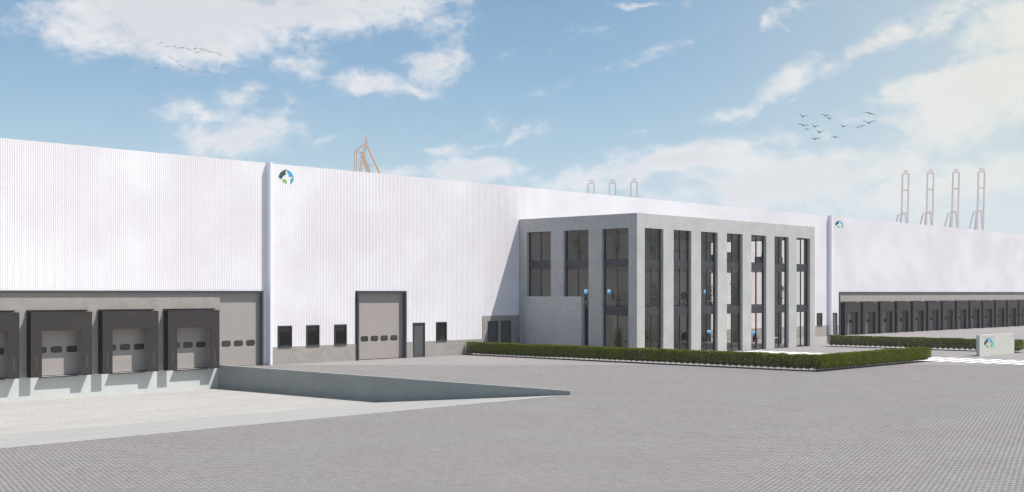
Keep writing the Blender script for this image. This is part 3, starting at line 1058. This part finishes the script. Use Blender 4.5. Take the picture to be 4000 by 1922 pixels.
def sofa():
    r = empty('sofa')
    MB().box(-0.9, 0.9, -0.4, 0.35, 0.15, 0.42).build('seat', M['sofa'], r, bevel=0.04)
    MB().box(-0.9, 0.9, 0.25, 0.45, 0.15, 0.80).build('backrest', M['sofa'], r, bevel=0.04)
    for sx in (-1, 1):
        MB().box(sx*0.95-0.08, sx*0.95+0.08, -0.4, 0.45, 0.10, 0.60).build('armrest', M['sofa'], r, bevel=0.03)
    for sx in (-1, 1):
        for sy in (-1, 1):
            MB().box(sx*0.85-0.02, sx*0.85+0.02, sy*0.33-0.02, sy*0.33+0.02, 0, 0.15).build('leg', M['dark_steel'], r)
    return r


G0, G1, G2 = 0.05, 3.25, 6.45
protos = {'chair': office_chair(), 'desk': desk(), 'monitor': monitor(), 'mchair': side_chair(), 'table': meeting_table(), 'sofa': sofa()}
note_kids()
used = set()
def put(kind, x, y, z, deg, label, cat, group=None):
    o = protos[kind]
    if kind in used: o = copy_tree(o)
    used.add(kind)
    o.location = (x, y, z); o.rotation_euler = (0, 0, R(deg))
    tag(o, label, cat, group)
    return o


# ground floor
put('chair', 80.4, 56.2, G0, 150, 'black mesh office chair on the ground floor behind the second front bay', 'office chair', 'office chairs')
put('chair', 80.5, 54.3, G0, 200, 'black mesh office chair beside a blue screen on the ground floor, third front bay', 'office chair', 'office chairs')
put('chair', 80.45, 50.0, G0, 190, 'black mesh office chair close to the glass of the ground floor, fifth front bay', 'office chair', 'office chairs')
put('chair', 83.4, 50.4, G0, 30, 'black mesh office chair behind a white desk on the ground floor, sixth front bay', 'office chair', 'office chairs')
put('desk', 82.2, 55.1, G0, 90, 'white desk with a blue screen on the ground floor, third front bay', 'desk', 'desks')
put('monitor', 82.24, 55.0, G0+0.74, -12, 'lit blue screen on the ground floor desk, seen through the third front bay', 'monitor', 'computer monitors')
put('desk', 82.7, 51.6, G0, 90, 'white desk with a blue screen on the ground floor, fifth front bay', 'desk', 'desks')
put('monitor', 82.5, 51.0, G0+0.74, -25, 'lit blue screen on the ground floor desk, seen through the fifth front bay', 'monitor', 'computer monitors')
put('desk', 82.6, 49.5, G0, 15, 'bare white desk against the glass of the ground floor, sixth front bay', 'desk', 'desks')
put('table', 69.6, 52.3, G0, 0, 'long wooden meeting table on the ground floor behind the first front bay', 'table')
for k, (xx, yy, aa) in enumerate(((68.6, 51.5, 180), (69.5, 51.5, 180), (70.4, 51.5, 180))):
    put('mchair', xx, yy, G0, aa, 'brown leather meeting chair on the ground floor, %s from the corner of the office' % ordn[k], 'chair', 'brown meeting chairs')
# first floor
put('chair', 79.5, 55.5, G1, 120, 'black mesh office chair on the middle floor behind the second front bay', 'office chair', 'office chairs')
put('chair', 67.7, 53.0, G1, 60, 'black mesh office chair on the middle floor behind the side bay nearest the corner', 'office chair', 'office chairs')
put('chair', 67.95, 55.8, G1, -40, 'black mesh office chair on the middle floor behind the middle side bay', 'office chair', 'office chairs')
put('desk', 67.0, 54.3, G1, 90, 'white desk on the middle floor between the two blue screens of the side bays', 'desk', 'desks')
put('monitor', 66.5, 54.75, G1+0.74, 8, 'lit blue screen on the middle floor, at the edge of the middle side bay', 'monitor', 'computer monitors')
put('monitor', 67.6, 53.55, G1+0.74, 10, 'lit blue screen on the middle floor, in the side bay nearest the corner', 'monitor', 'computer monitors')
put('desk', 79.6, 53.3, G1, 90, 'white desk on the middle floor behind the third front bay', 'desk', 'desks')
put('monitor', 79.6, 53.6, G1+0.74, 8, 'lit blue screen on the middle floor, seen through the third front bay', 'monitor', 'computer monitors')
# second floor
put('table', 72.6, 51.2, G2, 10, 'wooden meeting table on the top floor behind the third front bay', 'table')
put('mchair', 70.3, 50.6, G2, 170, 'brown leather chair on the top floor behind the second front bay', 'chair', 'brown meeting chairs')
put('mchair', 73.3, 50.3, G2, 190, 'brown leather chair on the top floor, left in the third front bay', 'chair', 'brown meeting chairs')
put('mchair', 74.4, 50.8, G2, 160, 'brown leather chair on the top floor, right in the third front bay', 'chair', 'brown meeting chairs')
put('sofa', 77.6, 50.8, G2, 180, 'dark sofa on the top floor behind the fourth front bay', 'sofa', 'sofas')
put('sofa', 84.2, 50.8, G2, 160, 'dark sofa on the top floor behind the sixth front bay', 'sofa', 'sofas')
put('sofa', 86.0, 51.6, G2, 180, 'brown sofa on the top floor behind the last front bay', 'sofa', 'sofas')

PL = [(67.35, 49.45, G1, 'middle floor in the first front bay'), (74.05, 49.45, G1, 'middle floor in the third front bay'), (77.35, 49.45, G1, 'middle floor in the fourth front bay'),
      (83.75, 49.5, G1, 'middle floor in the sixth front bay'), (67.3, 49.5, G2, 'top floor in the first front bay'),
      (65.2, 54.3, G2, 'top floor in the middle side bay'), (65.2, 51.0, G2, 'top floor in the side bay nearest the corner'),
      (65.4, 51.0, G0, 'ground floor in the side bay nearest the corner'), (66.7, 49.7, G0, 'ground floor in the first front bay')]
for i, (x, y, z, t) in enumerate(PL):
    p = potted_plant(20+i, h=2.0 if z == G0 else 1.75, leaves=190 if z == G0 else 130)
    p.location = (x, y, z)
    p.rotation_euler = (0, 0, i*1.1)
    tag(p, 'green potted plant on the ' + t, 'plant', 'potted plants inside the office')

# ------------------------------------------------------------------ crosswalk
cw = empty('crosswalk', (75.4, 38, 0))
for k in range(34):
    y1 = 47.71-0.9545*k
    MB().box(73.0-75.4, 77.8-75.4, y1-0.555-38, y1-38, -0.003, 0.004).build('stripe', M['white_paint'], cw)
tag(cw, 'white painted crosswalk stripes running from the office past the hedge corner', 'crosswalk')

# ------------------------------------------------------------------ hedges
def shrub_meshes(seed):
    rnd = random.Random(seed)
    f = MB(); hw, hd = 0.24, 0.36
    for _ in range(1800):
        z = rnd.uniform(0.13, 0.87)
        lim = 1.0 if z > 0.29 else max(0.08, ((z-0.09)/0.20))
        x = rnd.uniform(-hw, hw)*lim; y = rnd.uniform(-hd, hd)*min(1, 0.25+lim)
        if rnd.random() < 0.6 and z > 0.26:
            k = rnd.random()
            if k < 0.7: y = (hd if rnd.random() < 0.5 else -hd)*rnd.uniform(0.85, 1.04)
            else: z = rnd.uniform(0.78, 0.88)
        n = Vector((rnd.gauss(0, 1), rnd.gauss(0, 1), rnd.gauss(0.4, 1))).normalized()
        u = n.orthogonal().normalized(); w = n.cross(u); s = rnd.uniform(0.016, 0.034)
        c = Vector((x, y, z))
        i = len(f.v)
        f.v += [tuple(c-u*s*1.4), tuple(c+w*s*0.8), tuple(c+u*s*1.4), tuple(c-w*s*0.8)]
        f.f.append((i, i+1, i+2, i+3)); f.m.append(0)
    t = MB()
    t.tube([(0, 0, -0.02), (0, 0, 0.16)], [0.016, 0.012], 5)
    for _ in range(9):
        a = rnd.uniform(0, 6.28); l = rnd.uniform(0.12, 0.2)
        t.tube([(0, 0, rnd.uniform(0.06, 0.14)), (l*math.cos(a)*0.9, l*math.sin(a), rnd.uniform(0.30, 0.45))], [0.007, 0.004], 4, cap=False)
    return f.mesh('foliage', M['hedge_leaf']), t.mesh('trunk', M['bark'])


SHR = [shrub_meshes(s) for s in (1, 2, 3, 4)]


def hedge(x0, y0, x1, y1, label, soil_side):
    L = math.hypot(x1-x0, y1-y0); n = max(2, int(round(L/0.415)))
    ang = math.atan2(y1-y0, x1-x0)
    hgo = empty('hedge', ((x0+x1)/2, (y0+y1)/2, 0))
    rnd = random.Random(int(x0*7+y0))
    for k in range(n):
        t = (k+0.5)/n
        fm, tm = SHR[rnd.randrange(4)]
        s = bpy.data.objects.new('shrub', fm); COL.objects.link(s); s.parent = hgo
        s.location = (x0+(x1-x0)*t-hgo.location.x, y0+(y1-y0)*t-hgo.location.y, 0)
        s.rotation_euler = (0, 0, ang+(math.pi if rnd.random() < 0.5 else 0))
        s.scale = (1, rnd.uniform(0.95, 1.05), rnd.uniform(0.97, 1.03))
        tr = bpy.data.objects.new('trunk', tm); COL.objects.link(tr); tr.parent = s
    tag(hgo, label, 'hedge', 'clipped hedges round the office forecourt')
    # soil strip
    dx, dy = math.cos(ang), math.sin(ang); nx, ny = -dy, dx
    a, b = (-0.34, 0.30)
    m_ = MB(); e = 0.12
    P1 = [(x0-dx*e+nx*a, y0-dy*e+ny*a), (x1+dx*e+nx*a, y1+dy*e+ny*a), (x1+dx*e+nx*b, y1+dy*e+ny*b), (x0-dx*e+nx*b, y0-dy*e+ny*b)]
    i = len(m_.v); m_.v += [(x, y, 0.012) for x, y in P1] + [(x, y, -0.05) for x, y in P1]
    m_.f += [(0, 1, 2, 3), (0, 4, 5, 1), (1, 5, 6, 2), (2, 6, 7, 3), (3, 7, 4, 0)]; m_.m += [0]*5
    so = m_.build('soil_bed', M['soil']); tag(so, kind='structure')
    return hgo


hedge(59.32, 59.05, 59.32, 33.1, 'long clipped hedge running from the warehouse wall to the corner in front of the office', 0)
hedge(59.1, 32.78, 72.75, 32.78, 'clipped hedge catching the sun, from the front corner to the crosswalk', 0)
hedge(88.05, 47.6, 88.05, 33.2, 'clipped hedge beyond the crosswalk, below the far row of dock shelters', 0)
hedge(86.95, 32.95, 88.4, 32.95, 'short end of hedge right of the concrete sign wall', 0)

# ------------------------------------------------------------------ sign wall
sg = empty('sign_wall', (83.8, 32.85, 0))
so = (-83.8, -32.85, 0)
MB().box(80.78, 86.86, 32.68, 32.90, -0.1, 1.41).build('slab', M['sign'], sg, off=so, bevel=0.008)
ln = MB(); q0, q1 = 32.672, 32.6795
ln.box(81.27, 83.22, q0, q1, 1.215, 1.23); ln.box(83.205, 83.22, q0, q1, 0.35, 1.215)
ln.build('corner_line', M['frame'], sg, off=so)
l2 = MB(); l2.box(86.15, 86.82, q0, q1, 1.205, 1.22); l2.box(86.805, 86.82, q0, q1, 1.05, 1.205)
l2.build('corner_line', M['frame'], sg, off=so)
tag(sg, 'low pale concrete sign wall with a globe emblem beside the crosswalk', 'sign')
emblem(81.52, 83.01, 0.49, 1.15, 32.68, 'round blue and green globe emblem on the low concrete sign wall')

# ------------------------------------------------------------------ birds
BIRDS = {
 'A':(230,[(-66.7,50.8,0.53,0,'A'),(-65.8,51.1,0.93,25,'V'),(-64.6,50.5,0.81,10,'A'),(-63.3,50.5,0.78,15,'M'),(-62.7,50.2,0.81,15,'A'),(-61.8,50.3,0.81,15,'A'),(-60.9,50.1,0.75,10,'F'),(-60.4,49.8,0.68,5,'V'),(-59.5,50.0,0.87,10,'V'),(-59.1,49.4,0.93,-3,'F'),(-58.4,50.1,0.87,0,'F'),(-58.2,49.6,0.81,3,'V'),(-57.8,49.8,0.93,0,'V'),(-57.3,49.6,0.68,-5,'M'),(-56.7,49.4,0.62,-10,'M'),(-56.4,49.5,0.81,0,'V'),(-55.6,49.4,0.68,8,'A'),(-55.1,49.2,0.65,15,'M'),(-54.8,48.9,0.81,15,'F')]),
 'B':(230,[(-66.8,46.4,0.81,0,'F'),(-66.3,48.4,0.68,-5,'A'),(-64.2,48.5,0.75,0,'F'),(-63.7,48.2,0.56,-5,'A'),(-63.2,47.9,0.50,5,'F'),(-62.7,47.6,0.81,15,'V'),(-62.3,47.0,0.68,-5,'M'),(-62.0,46.5,0.56,-3,'F'),(-61.8,46.7,0.68,-8,'V'),(-61.3,46.5,0.50,-10,'A'),(-60.8,46.1,0.56,-10,'A'),(-60.1,46.0,0.68,-5,'M'),(-59.2,45.8,0.56,-10,'A'),(-58.4,45.6,0.68,0,'V'),(-57.7,45.8,0.56,-5,'V'),(-57.1,45.7,0.50,-12,'A'),(-56.6,45.6,0.53,-12,'M')]),
 'C':(420,[(-29.0,56.7,0.64,-20,'A'),(-28.9,53.7,0.38,0,'F'),(-28.5,56.0,0.26,0,'F'),(-27.5,60.3,1.08,-25,'F'),(-27.5,55.1,0.64,5,'F'),(-24.3,56.2,0.64,20,'V'),(-22.8,57.5,0.83,10,'V'),(-21.9,55.7,1.02,-30,'F'),(-21.0,58.1,1.02,-20,'V'),(-19.2,53.8,0.83,-10,'A'),(-18.6,57.8,1.02,-15,'A'),(-18.3,57.2,0.77,-5,'M'),(-16.9,56.5,0.89,-15,'V'),(-15.3,59.7,0.77,10,'V'),(-14.4,53.8,0.51,-30,'V'),(-12.8,51.5,0.89,-20,'A'),(-12.3,60.6,1.15,-25,'V')]),
 'D':(170,[(40.4,28.7,1.05,-10,'V'),(40.4,27.5,1.26,-8,'F'),(40.9,26.9,0.79,5,'M'),(42.0,27.3,1.00,-12,'V'),(42.1,25.6,1.15,5,'F'),(42.7,26.5,1.10,2,'V'),(43.5,28.8,1.15,-5,'M'),(44.0,28.4,0.89,-5,'M'),(44.8,25.8,1.00,-5,'M'),(46.0,27.3,0.86,-8,'V'),(48.0,27.2,0.92,-8,'M'),(48.6,27.4,0.86,-12,'V'),(49.5,27.8,1.31,0,'V'),(49.7,29.1,1.26,-18,'A')]),
}
SHAPES = {'V': [(0, 0), (0.22, 0.13), (0.5, 0.20)], 'F': [(0, 0), (0.25, 0.05), (0.5, 0.02)], 'A': [(0, 0), (0.22, 0.06), (0.5, -0.10)], 'M': [(0, 0), (0.20, 0.14), (0.5, -0.04)]}


def bird_mesh(shape):
    """unit wingspan gull: one continuous body with two bent wings, flying along +Y"""
    mb = MB()
    prof = [(-0.20, 0.012), (-0.13, 0.03), (-0.02, 0.055), (0.08, 0.05), (0.15, 0.032), (0.20, 0.022), (0.25, 0.004)]
    mb.tube([(0, y, -0.02) for y, r in prof], [r for y, r in prof], 8)
    # tail
    mb.box(-0.035, 0.035, -0.26, -0.17, -0.025, -0.017)
    S = SHAPES[shape]
    for sx in (-1, 1):
        st = [(S[0][0]*sx, S[0][1], 0.085, 0.034), (S[1][0]*sx, S[1][1], 0.075, 0.026), ((S[1][0]+S[2][0])/2*sx, (S[1][1]+S[2][1])/2+0.012, 0.055, 0.018), (S[2][0]*sx, S[2][1], 0.012, 0.006)]
        sweep = [0.04, 0.06, 0.01, -0.07]
        base = len(mb.v)
        for (x, z, c, t), sw in zip(st, sweep):
            mb.v += [(x, sw+c, z), (x, sw, z+t), (x, sw-c, z), (x, sw, z-t)]
        for k in range(3):
            for j in range(4):
                a = base+4*k+j; b = base+4*k+(j+1) % 4
                mb.f.append((a, b, b+4, a+4)); mb.m.append(0)
        mb.f.append((base+12, base+13, base+14, base+15)); mb.m.append(0)
    return mb.mesh('bird', M['bird'])


bm_ = {k: bird_mesh(k) for k in SHAPES}
fl_name = {'A': 'left flock, upper line', 'B': 'left flock, lower line', 'C': 'middle flock', 'D': 'right flock'}
fl_grp = {'A': 'birds of the left flock, upper line', 'B': 'birds of the left flock, lower line', 'C': 'birds of the middle flock', 'D': 'birds of the right flock'}
posture = {'V': 'raised wings', 'F': 'flat wings', 'A': 'drooping wings', 'M': 'bent wings'}
rb = random.Random(5)
for key, (dist, lst) in BIRDS.items():
    for i, (lat, z, span, roll, shp) in enumerate(lst):
        o = bpy.data.objects.new('bird', bm_[shp]); COL.objects.link(o)
        dd_ = dist+rb.uniform(-3, 3)
        x, y = site(dd_, lat*dd_/dist)
        o.location = (x, y, 4.2+(z-4.2)*dd_/dist)
        s = span*1.3
        o.scale = (s, s, s)
        o.rotation_mode = 'XYZ'
        o.rotation_euler = (R(rb.uniform(-6, 6)), R(-roll), R(HEAD-90)+R(rb.uniform(-22, 22)))
        tag(o, 'dark bird with %s, %s from the left in the %s' % (posture[shp], ordn[i], fl_name[key]), 'bird', fl_grp[key])

# ------------------------------------------------------------------ cranes
def beam(mb, p, q, w, d=None):
    """square beam between p and q"""
    p, q = Vector(p), Vector(q); d = d or w
    t = (q-p).normalized(); u = t.cross(Vector((0, 1, 0)))
    if u.length < 1e-3: u = Vector((1, 0, 0))
    u.normalize(); v = t.cross(u).normalized()
    i = len(mb.v)
    for c in (p, q):
        for a, b in ((-1, -1), (1, -1), (1, 1), (-1, 1)):
            mb.v.append(tuple(c+u*a*w/2+v*b*d/2))
    for k in range(4):
        mb.f.append((i+k, i+(k+1) % 4, i+4+(k+1) % 4, i+4+k)); mb.m.append(mb.cur)
    mb.f.append((i+3, i+2, i+1, i)); mb.m.append(mb.cur); mb.f.append((i+4, i+5, i+6, i+7)); mb.m.append(mb.cur)


def portal_crane():
    r = empty('harbour_crane')
    # local: x across, y depth, z up; boom raised, seen end on. top at z=0 reference 130
    T = 130
    for sx in (-1, 1):
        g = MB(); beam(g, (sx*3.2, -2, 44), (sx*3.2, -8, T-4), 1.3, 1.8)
        g.build('boom_girder', M['crane_red_hazed'], r)
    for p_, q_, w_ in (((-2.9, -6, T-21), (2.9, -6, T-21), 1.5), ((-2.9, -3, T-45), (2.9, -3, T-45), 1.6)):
        c = MB(); beam(c, p_, q_, w_); c.build('cross_beam', M['crane_red_hazed'], r)
    c = MB()
    beam(c, (-3.9, -8, T-4), (3.9, -8, T-4), 1.2)
    for k in range(-2, 3):
        beam(c, (k*1.0, -8, T-3.6), (k*1.0+0.7, -8, T-0.6), 0.45)
    beam(c, (-2.7, -8, T-0.6), (2.7, -8, T-0.6), 0.7)
    c.build('boom_tip', M['crane_red_hazed'], r)
    a = MB()
    for sx in (-1, 1):
        beam(a, (sx*1.6-2.6, 4, 84), (sx*5.0-4.5, 12, 50), 1.0)
        beam(a, (sx*2.4, 0, 84), (sx*6.5, 2, 40), 0.9)
    beam(a, (-3, 4, 84.5), (3, 4, 84.5), 1.2); beam(a, (-3.6, 4, 84), (-9.5, 16, 44), 0.5)
    beam(a, (-2.5, 0, 104), (2.5, 0, 96), 0.3); beam(a, (-2.5, 0, 88), (2.5, 0, 96), 0.3)
    a.build('apex_frame', M['crane_grey_hazed'], r)
    for sx in (-1, 1):
        for sy in (-1, 1):
            l = MB(); beam(l, (sx*9, sy*14, 0), (sx*6.5, sy*12, 52), 1.8); l.build('leg', M['crane_red_hazed'], r)
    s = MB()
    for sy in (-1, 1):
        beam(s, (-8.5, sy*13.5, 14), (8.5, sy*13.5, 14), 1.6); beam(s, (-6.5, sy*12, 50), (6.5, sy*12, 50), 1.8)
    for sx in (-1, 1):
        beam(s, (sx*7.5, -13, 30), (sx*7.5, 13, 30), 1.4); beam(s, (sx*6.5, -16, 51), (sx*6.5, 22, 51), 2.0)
    s.build('portal_beam', M['crane_red_hazed'], r)
    MB().box(-4, 4, 10, 20, 52, 58).build('machinery_house', M['crane_grey_hazed'], r)
    return r


CS = 1.3
pc = portal_crane()
note_kids()
CR = [(83.4,123.7),(105.9,124.2),(128.5,125.3),(415.0,133.8),(441.3,134.7),(468.2,135.4),(495.1,136.2)]
cl = ['leftmost of three small ones above the office', 'middle one of three small ones above the office', 'rightmost of three small ones above the office',
      'leftmost of four tall ones at the right', 'second from the left of four tall ones at the right', 'third from the left of four tall ones at the right', 'rightmost of four tall ones at the right']
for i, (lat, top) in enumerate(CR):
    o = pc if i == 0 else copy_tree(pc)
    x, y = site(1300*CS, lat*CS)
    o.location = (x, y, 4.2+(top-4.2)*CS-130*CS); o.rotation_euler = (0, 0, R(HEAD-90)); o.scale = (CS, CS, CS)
    tag(o, 'haze-faded red harbour crane, ' + cl[i], 'crane', 'distant harbour cranes')

lc = empty('harbour_crane', (0, 0, 0))
X0 = -83.2
def L_(x, z, y=0): return (x-X0, y, z)
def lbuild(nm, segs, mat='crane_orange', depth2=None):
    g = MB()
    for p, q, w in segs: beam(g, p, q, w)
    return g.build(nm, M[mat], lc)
lbuild('rear_leg', [(L_(-83.0, 88.6), L_(-75.7, 72.7), 1.0)])
lbuild('rear_leg', [(L_(-75.7, 72.7), L_(-46, 8), 1.1)])
lbuild('front_leg', [(L_(-85.5, 84.3, -3), L_(-81.9, 72.7, -3), 1.3)])
lbuild('front_leg', [(L_(-81.9, 72.7, -3), L_(-68, 8, -3), 1.4)])
lbuild('stair_tower', [(L_(-84.7, 84.3, -1), L_(-80.9, 73, -1), 0.9)], 'crane_grey_hazed')
lbuild('mast', [(L_(-84.9, 84.4), L_(-83.5, 91.6), 0.45), (L_(-83.9, 84.4), L_(-82.9, 91.6), 0.45), (L_(-84.6, 86), L_(-83.4, 87.5), 0.25), (L_(-84.2, 88.2), L_(-83.1, 89.6), 0.25), (L_(-83.8, 86.5), L_(-84.4, 88), 0.25)])
lbuild('mast_head', [(L_(-83.9, 91.2), L_(-82.8, 93.6), 0.9), (L_(-82.6, 91.5), L_(-82.0, 90.2), 0.35), (L_(-82.0, 90.2), L_(-82.6, 88.9), 0.3), (L_(-84.2, 92.6), L_(-83.3, 91.9), 0.5)], 'crane_red_hazed')
lbuild('tie_frame', [(L_(-90.1, 85.1), L_(-86.0, 84.5), 0.45), (L_(-90.1, 85.2), L_(-84.8, 89.3), 0.4), (L_(-89.0, 85.0), L_(-84.6, 88.6), 0.3), (L_(-90.1, 85.1), L_(-89.9, 70), 0.4), (L_(-88.8, 84.9), L_(-88.8, 70), 0.4),
                     (L_(-88.8, 77.6), L_(-85.9, 82.9), 0.28), (L_(-89.9, 76), L_(-88.8, 78.5), 0.25)])
lbuild('lattice', [(L_(-85.9, 83.2, 2), L_(-88.2, 70, 2), 0.55), (L_(-85.0, 80.3, 2), L_(-87.3, 70, 2), 0.5), (L_(-86.5, 79.5, 2), L_(-85.3, 79, 2), 0.3), (L_(-87.2, 76, 2), L_(-86.1, 75.5, 2), 0.3)])
lbuild('gangway', [(L_(-82.4, 77.6), L_(-80.6, 76.9), 0.3), (L_(-82.2, 78.4), L_(-82.2, 77.2), 0.15), (L_(-81.2, 78.0), L_(-80.9, 76.9), 0.15), (L_(-80.7, 77.9), L_(-80.5, 76.9), 0.15)], 'crane_grey_hazed')
base = MB()
beam(base, L_(-92, 6), L_(-44, 6), 2.4); beam(base, L_(-89.5, 70), L_(-86, 8), 0.8); beam(base, L_(-88, 70, 2), L_(-80, 8, 2), 0.9)
for xx in (-90, -68, -46):
    beam(base, L_(xx, 6), L_(xx, 0), 2.0)
base.build('portal_base', M['crane_orange'], lc)
LS = 1.4
x, y = site(700*LS, X0*LS); lc.location = (x, y, 4.2-4.2*LS); lc.scale = (LS, LS, LS); lc.rotation_euler = (0, 0, R(HEAD-90))
tag(lc, 'orange crane top with slanting legs rising alone above the left part of the roof', 'crane')

# ship bridge seen low behind the right-hand cranes
sp = empty('ship', (0, 0, 0))
MB().box(-30, 30, -10, 10, 0, 60).build('hull', M['crane_grey_hazed'], sp)
MB().box(-10, 6, -8, 8, 60, 74).build('bridge', M['ship_white'], sp)
MB().box(14, 20, -5, 5, 60, 73).build('funnel', M['crane_grey_hazed'], sp)
MB().box(-34, -26, -5, 5, 55, 68).build('deck_crane', M['crane_grey_hazed'], sp)
x, y = site(1850, 705); sp.location = (x, y, 0); sp.scale = (1.3, 1.3, 1.3); sp.rotation_euler = (0, 0, R(HEAD-90))
tag(sp, 'pale ship superstructure low behind the rightmost harbour crane', 'ship')

# ------------------------------------------------------------------ haze
HAZE = 0.00028
if HAZE:
    hz = MB(); hz.box(-1500, 3200, -1800, 3200, -3, 200)
    ho = hz.build('haze', None.__class__ and M['yard'])
    ho.data.materials.clear()
    hm = bpy.data.materials.new('haze_air'); hm.use_nodes = True
    nt = NT(hm.node_tree); nt.n.remove(nt.n['Principled BSDF'])
    pv = nt.node('ShaderNodeVolumePrincipled')
    pv.inputs['Color'].default_value = (0.93, 0.95, 1.0, 1)
    pv.inputs['Density'].default_value = HAZE
    pv.inputs['Anisotropy'].default_value = 0.0
    nt.l.new(pv.outputs[0], nt.n['Material Output'].inputs['Volume'])
    ho.data.materials.append(hm)
    tag(ho, kind='stuff')
